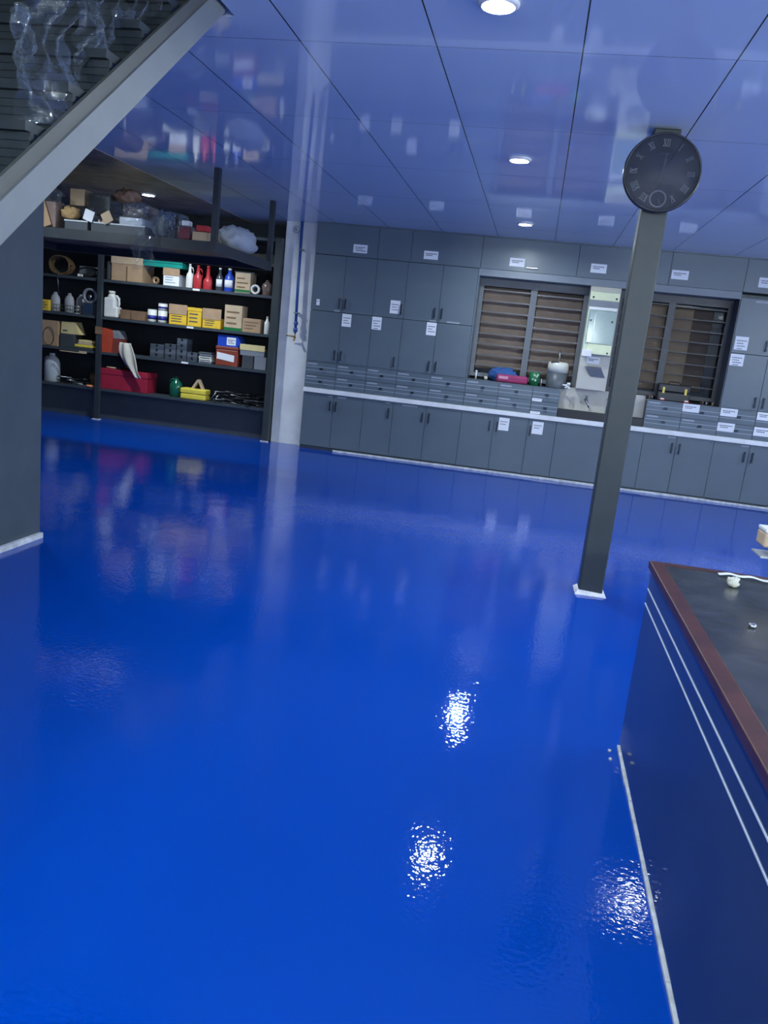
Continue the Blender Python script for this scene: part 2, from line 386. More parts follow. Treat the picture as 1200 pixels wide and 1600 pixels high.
drawers('bank of four drawers with large white labels at the right edge', (2.245, 2.66, 3.08), papers=[(2.248, 2.442, 1.060, 1.155), (2.244, 2.440, .878, .980), (2.667, 2.86, 1.060, 1.155), (2.663, 2.86, .870, .975)])
# lower wall cabinets
LZ0, LZ1 = 1.160, 1.806
gl = 'lower row of slate wall cabinets'
HL = (1.195, 1.325)
cabinet('wall_cabinet', 'lower row wall cabinet with two doors and a paper label, beside the white pier', -2.97, -2.144, LZ0, LZ1, [(-2.97, -2.55, -2.59, *HL), (-2.55, -2.144, -2.505, *HL)], gl, papers=[(-2.536, -2.414, 1.638, 1.797, 3)])
cabinet('wall_cabinet', 'narrow lower row wall cabinet with a paper label at its top left', -2.144, -1.745, LZ0, LZ1, [(-2.144, -1.745, -1.80, *HL)], gl, papers=[(-2.14, -2.015, 1.641, 1.80, 4)])
cabinet('wall_cabinet', 'lower row wall cabinet directly left of the first window', -1.745, -.86, LZ0, LZ1, [(-1.745, -1.30, -1.345, *HL), (-1.30, -.86, -1.255, *HL)], gl, papers=[(-1.43, -1.305, 1.642, 1.80, 3)])
cabinet('wall_cabinet', 'lower row wall cabinet right of the second window with a tall paper label', 2.235, 3.08, LZ0, LZ1, [(2.235, 2.66, 2.612, *HL), (2.66, 3.08, 2.705, *HL)], gl, papers=[(2.240, 2.395, 1.662, 1.80, 4)])
# upper wall cabinets
UZ0, UZ1 = 1.808, 2.505
gu = 'upper row of slate wall cabinets'
HU = (1.855, 1.985)
cabinet('wall_cabinet', 'upper row double door wall cabinet next to the white pier', -2.97, -2.144, UZ0, UZ1, [(-2.97, -2.55, -2.585, *HU), (-2.55, -2.144, -2.505, *HU)], gu, tags=[(-2.65, -2.58, 1.815, 1.832)], papers=[(-2.896, -2.853, 1.871, 1.947, 1)])
cabinet('wall_cabinet', 'narrow upper row wall cabinet with a paper label by its handle', -2.144, -1.745, UZ0, UZ1, [(-2.144, -1.745, -1.775, *HU)], gu, papers=[(-1.924, -1.797, 1.863, 2.025, 3)])
cabinet('wall_cabinet', 'upper row double door wall cabinet left of the first window', -1.745, -.86, UZ0, UZ1, [(-1.745, -1.30, -1.345, *HU), (-1.30, -.86, -1.255, *HU)], gu, tags=[(-1.40, -1.32, 1.812, 1.83), (-1.18, -1.02, 1.815, 1.835)])
cabinet('wall_cabinet', 'upper row wall cabinet right of the second window with a label at its lower corner', 2.235, 3.08, UZ0, UZ1 - .06, [(2.235, 2.66, 2.612, *HU), (2.66, 3.08, 2.705, *HU)], gu, papers=[(2.257, 2.405, 1.849, 2.004, 4)], tags=[(2.40, 2.62, 2.40, 2.425)])
# top row
TZ0, TZ1 = 2.508, 2.885
gt = 'top row of slate flap cabinets under the ceiling'
def topc(label, x0, x1, pp=(), z0=TZ0, splits=()):
    xs = [x0, *splits, x1]
    t = cabinet('top_cabinet', label, x0, x1, z0, TZ1, [(a, b_, None, 0, 0) for a, b_ in zip(xs[:-1], xs[1:])], gt, papers=pp)
    return t
topc('top row cabinet above the white pier end with a paper label', -2.97, -2.152, [(-2.473, -2.291, 2.560, 2.661, 3)])
topc('plain narrow top row cabinet without any paper', -2.152, -1.727)
topc('top row cabinet with a paper label near its left, left of the first window', -1.727, -.85, [(-1.566, -1.387, 2.559, 2.658, 2)])
tc_ = topc('top row cabinet over the first window with a label and a shiny catch', -.85, .315, [(-.5, -.317, 2.566, 2.664, 2)])
MB(STEEL).box(.56, .70, -.03, -.018, .045, .06, STEEL, bev=.003).box(.57, .59, -.02, 0, .047, .058).box(.67, .69, -.02, 0, .047, .058).build('catch', tc_)
topc('top row cabinet over the water purifier with a paper label at left', .315, 1.39, [(.472, .658, 2.575, 2.679, 2)])
topc('top row cabinet over the second window with a paper label', 1.39, 2.235, [(1.409, 1.602, 2.584, 2.687, 2)])
topc('top row cabinet at the right edge with a paper label', 2.235, 3.08, [(2.39, 2.575, 2.575, 2.688, 2)], splits=(2.66,), z0=TZ0)
# more of the same run beyond the right edge (mirrored in floor and ceiling)
gx = 'tall slate cabinets beyond the right edge'
cabinet('tall_cabinet', 'tall slate cupboard continuing the run beyond the right edge', 3.082, 4.3, BZ0, TZ1, [(3.082, 3.69, 3.64, 1.2, 1.4), (3.69, 4.3, 3.74, 1.2, 1.4)], gx, cat='cabinet')
# worktop edge, kick trim, ceiling filler, pelmet
t = MB(WHITE).box(-2.972, 3.08, FY - .022, 10.435, .754, .8125, WHITE, bev=.004)
tag(t.build('worktop'), 'long white edged worktop slab running the length of the back wall', 'worktop')
k = MB(SLATE_D).box(-2.972, 4.3, FY + .03, 10.40, 0, .0445)
tag(k.build('plinth'), 'dark recessed plinth under the base cabinets', 'plinth')
tr = MB(CAULK)
xs = -2.50
while xs < 4.3:
    x2 = min(xs + .5 + .3 * random.random(), 4.3)
    tr.box(xs, x2, FY - .012, FY + .028, 0.0, .022 + .010 * random.random(), CAULK, bev=.003)
    xs = x2
struct(tr.build('baseboard_back'))
struct(MB(SLATE).box(-2.972, 4.3, FY + .004, 10.43, TZ1 + .001, H).build('trim_1'))
struct(MB(mat('pelmet_laminate', (0.17, 0.205, 0.25), 0.35)).box(-.858, 2.233, FY, 10.43, 2.425, TZ0 - .002).build('trim_2'))
struct(MB(SLATE).box(-.8585, -.842, FY + .001, 10.43, 1.16, 2.4245).build('trim_3'))
struct(MB(SLATE_D).box(2.2215, 2.2335, FY + .001, 10.43, 1.16, 2.4245).build('trim_4'))

# ------------------------------------------------------------------ windows with louvre bars
def window(name, x0, x1, mull, covers, frame_m, barm, bars_z, half_gap):
    z0, z1 = 1.195, 2.418
    f = MB(frame_m)
    y0, y1 = 10.395, 10.455
    f.box(x0, x0 + .05, y0, y1, z0, z1).box(x1 - .05, x1, y0, y1, z0, z1)
    f.box(x0 + .05, x1 - .05, y0, y1, z0, z0 + .05).box(x0 + .05, x1 - .05, y0, y1, 2.33, z1)
    f.box(mull - .04, mull + .04, y0 - .005, y1, z0 + .05, 2.33)
    o = struct(f.build(name))
    MB(GLASSD).box(x0 + .05, mull - .04, 10.50, 10.506, z0 + .05, 2.33).box(mull + .04, x1 - .05, 10.50, 10.506, z0 + .05, 2.33).build('pane', o)
    for xa, xb in ((x0 + .05, mull - .04), (mull + .04, x1 - .05)):
        for z in bars_z:
            zz = z + (.012 if xa < mull else 0)
            MB(barm).box(xa, xb, 10.40, 10.432, zz - .010, zz + .006, barm).build('louvre_bar', o)
    rr = random.Random(3)
    for (xa, xb, za, zb, mm, am) in covers:
        s = MB(mm)
        s.sheet(xb - xa, zb - za, 26, 24, lambda u, v: Vector((xa + u, 10.462 + am * (0.5 + .4 * noise3(u * 5, v * 7, xa)), za + v)), mm)
        s.build('paper_cover', o, solid=.002)
    return o
FRM = mat('window_frame_grey', (0.13, 0.145, 0.165), 0.4)
FRD = mat('window_frame_dark', (0.05, 0.055, 0.065), 0.4)
BRM = mat('louvre_bar_grey', (0.11, 0.11, 0.12), 0.3, metal=.4)
BZ = [2.275 - .1345 * i for i in range(8)]
window('window_1', -.84, .51, -.155, [(-.79, -.196, 1.30, 2.325, BPAPER, .012), (-.114, .46, 1.26, 2.325, BPAPER, .012)], FRM, BRM, BZ, .04)
window('window_2', .875, 2.22, 1.52, [(1.22, 1.478, 1.27, 2.30, mat('beige_card', (0.17, 0.13, 0.09), .9), .008), (1.563, 1.80, 1.30, 2.28, mat('beige_card', (0, 0, 0)), .004), (1.80, 2.03, 1.30, 2.28, mat('dark_card', (0.06, 0.047, 0.038), .9), .004)], FRD, mat('louvre_bar_dark', (0.035, 0.035, 0.04), .35, metal=.4), [z + .022 for z in BZ], .04)
# outside behind the glass: dark yard wall
struct(MB(BLACK).box(-1.2, 2.6, 10.80, 10.84, .8, 2.7).build('wall_outside'))

# ------------------------------------------------------------------ sink corner between the windows
struct(MB(CREAM).box(.512, .872, 10.15, 10.435, 1.19, 2.424).build('wall_window_pier'))
struct(MB(CREAM).box(.337, 1.383, 10.28, 10.435, .914, 1.1885).build('wall_splashback'))
s = thing('sink', 'black stone sink slab below the cream splashback', 'sink', (.337, FY - .005, .813))
m = MB(BLACK)
m.box(0, 1.045, 0, .02, 0, .10, BLACK, bev=.003).box(0, 1.045, .125, .15, 0, .10).box(0, .02, .02, .125, 0, .10).box(1.025, 1.045, .02, .125, 0, .10).box(.02, 1.025, .02, .125, 0, .012)
m.build('basin', s)
MB(STEEL).lathe([(.001, .0), (.022, .0), (.022, .003), (.001, .003)], c=(.5, .07, .0125)).build('drain', s)
tp = thing('water_tap', 'small metal tap on the cream splashback over the sink', 'tap', (.675, 10.279, 1.06))
m = MB(STEEL); m.tube([(0, 0, 0), (0, -.03, 0), (0, -.06, -.01), (.02, -.085, -.05), (.035, -.085, -.09)], [.012, .012, .013, .012, .011], STEEL)
m.lathe([(.025, 0), (.025, .006), (.014, .010)], M=Matrix.Rotation(math.pi / 2, 4, 'X'), m=STEEL); m.build('spout', tp)
MB(STEEL).tube([(0, -.035, .01), (0, -.035, .045)], .008, STEEL).box(-.035, .035, -.043, -.027, .045, .055, STEEL, bev=.003).build('valve_handle', tp)
sb = thing('soap_bottle', 'small dark green bottle with black pump on the sink edge beside the column', 'bottle', (.955, 10.268, .9135))
MB(DGRN).lathe([(.001, 0), (.027, 0), (.029, .01), (.029, .09), (.012, .115), (.012, .125), (.001, .125)], m=DGRN, sy=.4).build('body', sb)
MB(BLACK).lathe([(.011, .125), (.013, .14), (.006, .145), (.006, .175), (.001, .175)], m=BLACK, sy=.8).box(-.03, .01, -.006, .006, .17, .184, BLACK).build('pump', sb)
# purifier
pu = thing('water_purifier', 'tall white and pale green water purifier on the pier between the windows', 'water purifier', (.512, 10.149, 1.615))
PG = mat('pale_green_plastic', (0.62, 0.72, 0.58), .25); PT = mat('smoky_green_cover', (0.30, 0.40, 0.36), .12, spec=.7); PB = mat('pale_yellow_green', (0.75, 0.80, 0.52), .3)  # PB: one even yellow green for two front panels
MB(WPL).box(0, .345, -.12, 0, 0, .74, PG, bev=.012).build('body', pu)
m = MB(PT); m.box(.02, .34, -.134, -.1205, .13, .52, PT, bev=.006); m.build('tank_cover', pu)
MB(PB).box(.05, .34, -.132, -.1205, .006, .125, PB, bev=.004).build('tray_panel', pu)
MB(WPL).box(.01, .335, -.131, -.1205, .525, .56, WPL, bev=.004).build('rim', pu)
MB(GREY).box(.0, .345, -.136, -.1205, .565, .635, GREY, bev=.004).build('control_band', pu)
m = MB(PB).box(.0, .345, -.129, -.1205, .64, .735, PB, bev=.004); m.build('top_panel', pu)
for x, z in ((.04, .67), (.31, .67), (.05, .40), (.30, .40), (.30, .03)):
    MB(BLACK).lathe([(.001, 0), (.011, 0), (.011, .006), (.001, .006)], M=Matrix.Translation((x, -.134, z)) @ Matrix.Rotation(math.pi / 2, 4, 'X'), n=12).build('screw', pu)
MB(PT).box(.03, .10, -.139, -.1345, .14, .50, PT, bev=.004).build('level_tube', pu)
MB(WPL).box(.0, .12, -.15, -.1205, -.03, .05, WPL, bev=.006).build('outlet', pu)
no_ = MB(PAPER).box(-.0, .155, -.0015, 0, 0, .085, PAPER); ink_lines(no_, 0, .155, 0, .085, -.0015, 2)
tag(no_.build('paper_notice', loc=(.594, 10.1485, 1.505)), 'small paper notice on the cream pier below the purifier', 'notice')
hd = MB(mat('brushed_plate', (0.20, 0.215, 0.24), .5)); hd.rings([[Vector((0, 0, .12)), Vector((.19, 0, .12)), Vector((.255, 0, 0)), Vector((.09, 0, 0))], [Vector((0, -.07, .105)), Vector((.19, -.07, .105)), Vector((.255, -.008, -.002)), Vector((.09, -.008, -.002))]], hd.mats[0], smooth=False)
tag(hd.build('cup_holder', loc=(.587, 10.1485, 1.353)), 'folded metal plate holder below the paper notice on the pier', 'holder')

# ------------------------------------------------------------------ things on the ledge of the first window
LED = 1.159
j = thing('water_cooler_jug', 'round cream and dark grey insulated water jug with white tap on the window ledge', 'water jug', (.268, 10.272, LED), rz=0)
MB(mat('jug_grey', (0.10, 0.115, 0.13), .4)).lathe([(.001, 0), (.118, 0), (.122, .01), (.126, .195), (.001, .195)], n=36).build('body', j)
MB(CRM).lathe([(.128, .195), (.129, .27), (.125, .31), (.10, .325), (.001, .327)], m=CRM, n=36).build('lid', j)
MB(BLACK).box(-.10, .0, -.118, -.075, .3165, .3285, BLACK, bev=.003).build('carry_slot', j)
tpp = MB(WPL).tube([(.085, -.09, .05), (.125, -.115, .05), (.155, -.125, .055)], .014, WPL).lathe([(.001, 0), (.02, 0), (.022, .03), (.001, .035)], c=(.155, -.125, .055), m=WPL).tube([(.155, -.125, .05), (.165, -.13, .02), (.17, -.13, 0.003)], .010, WPL).tube([(.15, -.125, .04), (.115, -.135, .02)], .008, WPL)
tpp.build('tap', j)
MB(STEEL).tube([(.0, .05, .326), (.0, .05, .46)], .013, STEEL).build('steel_tube', j)
tb = thing('green_carton_cup', 'dark green printed cup with white marks left of the cooler jug', 'cup', (-.005, 10.22, LED))
MB(DGRN).lathe([(.001, 0), (.052, 0), (.072, .165), (.066, .165), (.048, .01), (.001, .01)], m=DGRN, n=24).build('body', tb)
m = MB(WPL)
for a, z in ((-1.7, .12), (-1.3, .11), (-1.5, .06), (-2.0, .07), (-1.1, .13)):
    m.box(.0, .022, -.001, .001, 0, .02, mat('print_white', (.5, .6, .5), .6), M=Matrix.Translation((.068 * math.cos(a), .068 * math.sin(a) - .002, z)) @ Matrix.Rotation(a + math.pi / 2, 4, 'Z'))
m.build('printed_marks', tb)
def blob(name, label, cat, loc, sx, sy, sz, m, seed, group=None, folds=0.16, n=28, k=16):
    mb = MB(m); rings = []
    for j_ in range(k + 1):
        v = j_ / k; ph = math.pi * v
        ring = []
        for i in range(n):
            a = 2 * math.pi * i / n
            d = 1 + folds * noise3(math.cos(a) * 2 + seed, math.sin(a) * 2 + v * 4, seed)
            r = max(math.sin(ph), .02) ** .6 * d
            z = (1 - math.cos(ph)) / 2
            ring.append(Vector((sx / 2 * r * math.cos(a), sy / 2 * r * math.sin(a), sz * z * (1 + (d - 1) * .6 if j_ else 1))))
        rings.append(ring)
    mb.rings(rings, m)
    o = mb.build(name, loc=loc)
    return tag(o, label, cat, group)
blob('folded_cloth', 'crumpled blue cloth on the window ledge behind the pink pouch', 'cloth', (-.41, 10.345, LED), .34, .13, .165, mat('blue_cloth', (.03, .10, .32), .8), 1.1)
pk = thing('pouch', 'pink fabric pouch with a pale patch on the window ledge', 'pouch', (-.28, 10.225, LED))
MB(PINK).box(-.20, .20, -.045, .045, 0, .10, PINK, bev=.03, seg=3).build('body', pk)
MB(mat('pale_pink', (.6, .3, .4), .6)).box(-.17, -.05, -.0465, -.0451, .045, .078).build('patch', pk)
cn = thing('candle', 'short white candle stub standing at the left end of the window ledge', 'candle', (-.738, 10.20, LED))
MB(WPL).lathe([(.001, 0), (.010, 0), (.010, .105), (.001, .108)], m=WPL, n=12).build('stick', cn)
MB(WPL).lathe([(.010, .09), (.017, .10), (.012, .112), (.001, .114)], m=WPL, n=12).build('top_cap', cn)
tag(MB(CRM).lathe([(.001, 0), (.02, .006), (.026, .025), (.02, .045), (.001, .05)], m=CRM, n=16).build('cream_ball', loc=(-.62, 10.36, LED)), 'small cream ball on the window ledge beside the candle', 'ball')
tag(MB(STEEL).lathe([(.001, 0), (.018, 0), (.014, .05), (.018, .09), (.001, .10)], m=STEEL, n=12).build('salt_shaker', loc=(.085, 10.27, LED)), 'tiny chrome shaker between the green cup and the cooler jug', 'shaker')

# things on the ledge of the second window
tl = thing('tool_case', 'black tool case with two yellow latches on the second window ledge', 'tool case', (1.69, 10.27, LED))
MB(BLACK).box(-.19, .19, -.06, .06, 0, .11, BLACK, bev=.012).box(-.19, .19, -.06, .06, .112, .205, BLACK, bev=.012).build('case', tl)
for x in (-.125, .135): MB(mat('yellow_latch', (.75, .6, .12), .4)).box(x - .014, x + .014, -.069, -.061, .09, .165, bev=.003).build('latch', tl)
MB(BLACK).tube([(-.07, -.0, .204), (-.06, 0, .235), (.06, 0, .235), (.07, 0, .204)], .008, BLACK).build('handle', tl)
for q, x in enumerate((1.56, 1.845)):
    tag(MB(RED).tube([(-.035, 0, .012), (.035, 0, .012)], .012, RED).box(-.02, .02, -.014, -.010, .012, .03, WPL).build('clip', loc=(x, 10.185, LED)), ('red clip in front of the left latch of the tool case', 'red clip in front of the right latch of the tool case')[q], 'clip', 'red clips before the tool case')
rr = random.Random(11)
for q in range(9):
    x = 1.93 + .032 * q if q > 2 else 1.39 + .03 * q
    mm = (DSTEEL, CARDD, STEEL)[q % 3]
    o = MB(mm).lathe([(.001, 0), (.012, 0), (.013, .02 + .02 * rr.random()), (.006, .045), (.001, .05)], m=mm, n=8).build('fitting', loc=(x, 10.20 + .10 * rr.random(), LED))
    tag(o, ('dark', 'brown', 'bright')[q % 3] + ' small fitting on the second window ledge, ' + ('farthest left of the tool case', 'second on the left of the tool case', 'close to the left of the tool case', 'first to the right of the tool case', 'second right of the tool case', 'third right of the tool case', 'fourth right of the tool case', 'next to last at the right', 'last one at the right')[q], 'fitting', 'loose fittings on the second window ledge')

# ------------------------------------------------------------------ pier: pipe, valve, sensor
pp = thing('water_pipe', 'blue vertical water pipe with brass tap on the white pier', 'pipe', (-3.19, 10.265, 1.45))
BP = mat('blue_pipe', (.03, .09, .32), .35)
MB(BP).tube([(-.02, 0, 1.449), (-.015, 0, .7), (0, 0, .05)], .019, BP, n=14).build('pipe', pp)
MB(BP).lathe([(.019, 0), (.028, .01), (.028, .05), (.019, .06)], c=(0, 0, .05), m=BP).build('coupling', pp)
MB(BP).lathe([(.019, 0), (.028, .01), (.028, .04), (.019, .05)], c=(0, 0, .14), m=BP).build('coupling', pp)
BR = mat('brass', (.45, .28, .10), .35, metal=.8)
MB(BR).tube([(0, 0, .05), (0, 0, -.02), (0, -.03, -.06)], .013, BR).tube([(0, 0, -.01), (-.05, -.01, -.005), (-.115, -.01, 0)], [.012, .010, .008], BR).build('tap', pp)
for z in (1.1, .3):
    MB(GREY).box(-.035, .02, -.024, .069, z - .008, z + .008).build('bracket', pp)
sn = thing('round_sensor', 'round pale sensor with dark centre high on the white pier', 'sensor', (-3.30, 10.334, 2.80))
Rm = Matrix.Rotation(math.pi / 2, 4, 'X')
MB(CAULK).lathe([(.001, 0), (.045, 0), (.045, .015), (.035, .025), (.001, .025)], M=Rm, m=CAULK, n=24).build('housing', sn)
MB(BLACK).lathe([(.001, .025), (.010, .025), (.009, .030), (.001, .030)], M=Rm, m=BLACK, n=12).build('lens', sn)

# ------------------------------------------------------------------ column and clock
cl = thing('steel_column', 'square dark grey steel column on a white foot in the open floor', 'column', (.563, 5.205 + .08, 0))
MB(POST).box(-.078, .078, -.078, .078, 0, H, POST, bev=.008).build('shaft', cl)
m = MB(CAULK)
m.rings([[Vector((-.10, -.105, 0)), Vector((.105, -.10, 0)), Vector((.10, .10, 0)), Vector((-.105, .10, 0))], [Vector((-.084, -.086, .028)), Vector((.085, -.082, .020)), Vector((.083, .083, .025)), Vector((-.083, .083, .02))]], mat('white_grout', (.75, .76, .78), .7, var=.15, vscale=30), smooth=False)
m.build('grout_foot', cl)
ck = thing('wall_clock', 'round dark clock with roman numerals hung on the steel column', 'clock', (.563, 5.206, 2.643)); ck.scale = (.95, 1, .95)
CKB = mat('clock_rim', (.035, .035, .038), .25); CKF = mat('clock_face', (.040, .040, .042), .35, var=.3, vscale=8); NUM = mat('clock_numeral', (.26, .26, .27), .5)
MB(CKB).lathe([(.001, 0.001), (.215, 0.001), (.232, .012), (.236, .04), (.232, .065), (.226, .068), (.221, .066), (.219, .052), (.001, .052)], M=Rm, m=CKB, n=64).build('rim', ck)
MB(CKF).lathe([(.001, .0525), (.2185, .0525), (.2185, .054), (.001, .054)], M=Rm, m=CKF, n=64).build('dial', ck)
MB(mat('clock_crystal', (1, 1, 1), .02, trans=1.0, var=0)).lathe([(.001, .0655), (.219, .0635), (.219, .0625), (.001, .0645)], M=Rm, n=64, smooth=False).build('crystal', ck)
def strokes(txt):
    out = []; x = 0
    for ch in txt:
        if ch == 'I': out.append(((x + .003, 0), (x + .003, .04), .0019)); x += .0105
        if ch == 'V': out += [((x, .04), (x + .009, 0), .003), ((x + .009, 0), (x + .018, .04), .0015)]; x += .023
        if ch == 'X': out += [((x, .04), (x + .018, 0), .003), ((x, 0), (x + .018, .04), .0015)]; x += .023
    return out, x - .004
for i, tx in enumerate(('XII', 'I', 'II', 'III', 'IIII', 'V', 'VI', 'VII', 'VIII', 'IX', 'X', 'XI')):
    if tx == 'VI': continue
    st, wd = strokes(tx); a = math.radians(30 * i)
    m = MB(NUM)
    def P(x, z):
        x -= wd / 2; z += .153; z0 = z
        return Vector((x * math.cos(a) + z0 * math.sin(a), 0, -x * math.sin(a) + z0 * math.cos(a)))
    for (p, q, r) in st:
        p, q = Vector(p), Vector(q); d = (q - p).normalized(); nn = Vector((-d.y, d.x)) * r
        poly = [p + nn, q + nn, q - nn, p - nn]
        w4 = [P(v.x, v.y) for v in poly]
        m.rings([[v + Vector((0, -.0545, 0)) for v in w4], [v + Vector((0, -.0565, 0)) for v in w4]], NUM, smooth=False)
    for zz in (0, .04):
        w4 = [P(-.003, zz - .0012), P(wd + .003, zz - .0012), P(wd + .003, zz + .0012), P(-.003, zz + .0012)]
        m.rings([[v + Vector((0, -.0545, 0)) for v in w4], [v + Vector((0, -.0565, 0)) for v in w4]], NUM, smooth=False)
    m.build('numeral', ck)
def ringmesh(mb, cx, cz, r0, r1, y0, y1, m, n=40):
    mb.lathe([(r0, y0), (r1, y0), (r1, y1), (r0, y1), (r0, y0)], M=Matrix.Translation((cx, 0, cz)) @ Rm, m=m, n=n)
sdm = MB(NUM); ringmesh(sdm, 0, -.155, .043, .052, .0545, .058, NUM); sdm.prism([(-.001, -.155), (.014, -.187), (.017, -.185), (.001, -.153)], -.058, -.0565, NUM); sd = sdm.build('subdial', ck)
def handm(name, ang, l, w):
    a = math.radians(ang); d = Vector((math.sin(a), math.cos(a))); nn = Vector((-d.y, d.x)) * w
    pts = [Vector((0, 0)) - d * .03 + nn, Vector((0, 0)) + d * l * .75 + nn * 1.4, d * l, d * l * .75 - nn * 1.4, -d * .03 - nn]
    MB(NUM).prism([(p.x, p.y) for p in pts], -.061, -.059, mat('clock_hand', (.11, .11, .12), .4)).build(name, ck)
handm('minute_hand', 5, .13, .0025); handm('hour_hand', 9, .085, .0035)
m = MB(mat('clock_lettering', (.13, .13, .14), .5))
for q in range(6): m.box(-.024 + q * .0085, -.024 + q * .0085 + .006, -.056, -.0545, .106 + (.002 if q % 2 else 0), .112)
m.build('maker_lettering', ck)
gr = MB(mat('clock_gears', (.085, .07, .06), .45, metal=.3))
for (x, z, r) in ((-.06, -.09, .028), (.06, -.10, .032), (.09, -.135, .018), (.0, -.085, .02)):
    ringmesh(gr, x, z, r * .72, r, .0545, .0555, gr.mats[0], 24)
    gr.box(x - r * .7, x + r * .7, -.0555, -.0546, z - .002, z + .002).box(x - .002, x + .002, -.0555, -.0546, z - r * .7, z + r * .7)
gr.build('gear_work', ck)

# ------------------------------------------------------------------ desk at the right
dk = thing('desk', 'large slate sided desk with brown edged black top at lower right', 'desk', (.541, 0, 0))
DL0, DL1 = .25, 3.056
MB(SLATE_S).box(0, .02, DL0, DL1, .03, .760).build('side_panel', dk)
MB(SLATE_S).box(.02, 1.4, DL1 - .02, DL1, .03, .760).build('end_panel', dk)
MB(SLATE_S).box(.02, 1.4, DL0, DL0 + .02, .03, .760).box(1.38, 1.4, DL0 + .02, DL1 - .02, .03, .760).box(.02, 1.38, DL0 + .02, DL1 - .02, .03, .05).build('carcass', dk)
for z in (.681, .622): MB(ALU).box(-.0022, 0, DL0, DL1, z - .0022, z + .0022).build('pale_inlay', dk)
MB(BROWN).box(-.012, .040, DL0 - .012, DL1 + .012, .760, .7905, BROWN, bev=.004).box(.040, 1.41, DL1 - .03, DL1 + .012, .760, .7905).box(.040, 1.41, DL0 - .012, DL0 + .03, .760, .7905).box(1.37, 1.41, DL0 + .03, DL1 - .03, .760, .7905).build('top_edging', dk)
MB(TOPM).box(.0405, 1.3695, DL0 + .0305, DL1 - .0305, .770, .7885).build('desk_top', dk)
m = MB(CAULK)
y = DL0
while y < DL1:
    y2 = min(y + .12, DL1 + .01); m.box(-.005 - .003 * random.random(), .012, y, y2, 0, .011 + .004 * random.random(), CAULK, bev=.002); y = y2
m.box(.012, 1.4, DL1 - .005, DL1 + .012, 0, .026)
m.build('base_seal', dk)
# bits on the desk
DT = .7887
m = MB(PAPER); m.sheet(.19, .028, 18, 3, lambda u, v: Vector((u, v + .012 * math.sin(u * 18), .006 + .005 * math.sin(u * 40) ** 2)), PAPER)
tag(m.build('paper_strip', loc=(.765, 2.975, DT), rz=-.05, solid=.0015), 'crumpled white paper strip near the far edge of the desk', 'paper')
blob('paper_wad', 'small crumpled cream paper wad on the black desk top', 'paper', (.785, 2.85, DT), .038, .042, .032, CRM, 4.2, folds=.3, n=16, k=8)
nt_ = MB(STEEL); nt_.lathe([(.004, 0), (.011, 0), (.012, .006), (.010, .012), (.004, .012), (.004, 0)], m=STEEL, n=12)
tag(nt_.build('metal_nut', loc=(.735, 2.39, DT)), 'tiny shiny metal nut lying alone on the desk top', 'nut')
br = thing('metal_stand', 'pale metal bracket stand with a cream block at the right edge beyond the desk corner', 'stand', (1.02, 2.93, DT))
MB(STEEL).box(-.06, .12, -.05, .05, 0, .008).build('base_plate', br)
MB(STEEL).box(.05, .07, -.02, .02, .0085, .20).build('upright', br)
MB(mat('galvanised', (.5, .53, .56), .4, metal=.5)).box(-.16, .12, -.06, .06, .112, .120, bev=.002).build('shelf_plate', br)
MB(CARDL).box(-.155, .045, -.05, .05, .150, .200, CARDL, bev=.006).box(-.155, .045, -.05, .05, .201, .214, WPL, bev=.003).box(-.10, .04, -.03, .03, .121, .149, GREY).build('block', br)
for q, (x, y) in enumerate(((.50, 2.95), (.503, 3.02))):
    tag(MB(CAULK).lathe([(.001, 0), (.008, .0), (.007, .007), (.001, .010)], n=8, m=CAULK).build('plaster_crumb', loc=(x, y, 0)), ('white plaster crumb on the blue floor beside the desk corner', 'smaller white crumb at the very corner of the desk')[q], 'crumb', 'crumbs by the desk corner')

# ------------------------------------------------------------------ staircase
SY, SZ, SL = 2.2, 1.655, 0.79
def zl(y): return SZ + SL * (y - SY)
st = thing('staircase', 'staircase with pale grey stringer rising through the ceiling at upper left', 'staircase', (0, 0, 0))
def slab(x0, x1, ya, yb, d0, d1, m, name):
    mb = MB(m)
    a = [Vector((x0, ya, zl(ya) + d0)), Vector((x0, yb, zl(yb) + d0)), Vector((x0, yb, zl(yb) + d1)), Vector((x0, ya, zl(ya) + d1))]
    b_ = [Vector((x1, p.y, p.z)) for p in a]
    mb.rings([a, b_], m, smooth=False)
    return mb.build(name, st)
STR = mat('pale_grey_stringer', (0.17, 0.185, 0.20), 0.45, var=.06)
YE = 3.765
slab(-1.625, -1.66, .11, YE, 0, .125, STR, 'stringer'); slab(-2.82, -2.785, .11, YE, 0, .125, STR, 'stringer')
SKT = mat('taupe_skirt', (0.085, 0.09, 0.085), .5)
slab(-1.635, -1.65, .2, YE - .1, .126, .185, SKT, 'skirt')
STP = mat('dark_step', (0.020, 0.029, 0.036), .4)
rise = .18; run = rise / SL
n = 0; z = rise + .075
while True:
    y0 = .12 + n * run
    if y0 + run > 3.80: break
    m = MB(STP).box(-2.784, -1.662, y0, y0 + .02, (z - rise + .005) if n else 0.001, z - .03).box(-2.784, -1.662, y0 - .025, y0 + run + .015, z - .03, z)
    for q in range(5): m.box(-2.784, -1.662, y0 - .006, y0, z - rise + .02 + q * .026, z - rise + .032 + q * .026)
    m.build('step', st)
    n += 1; z += rise
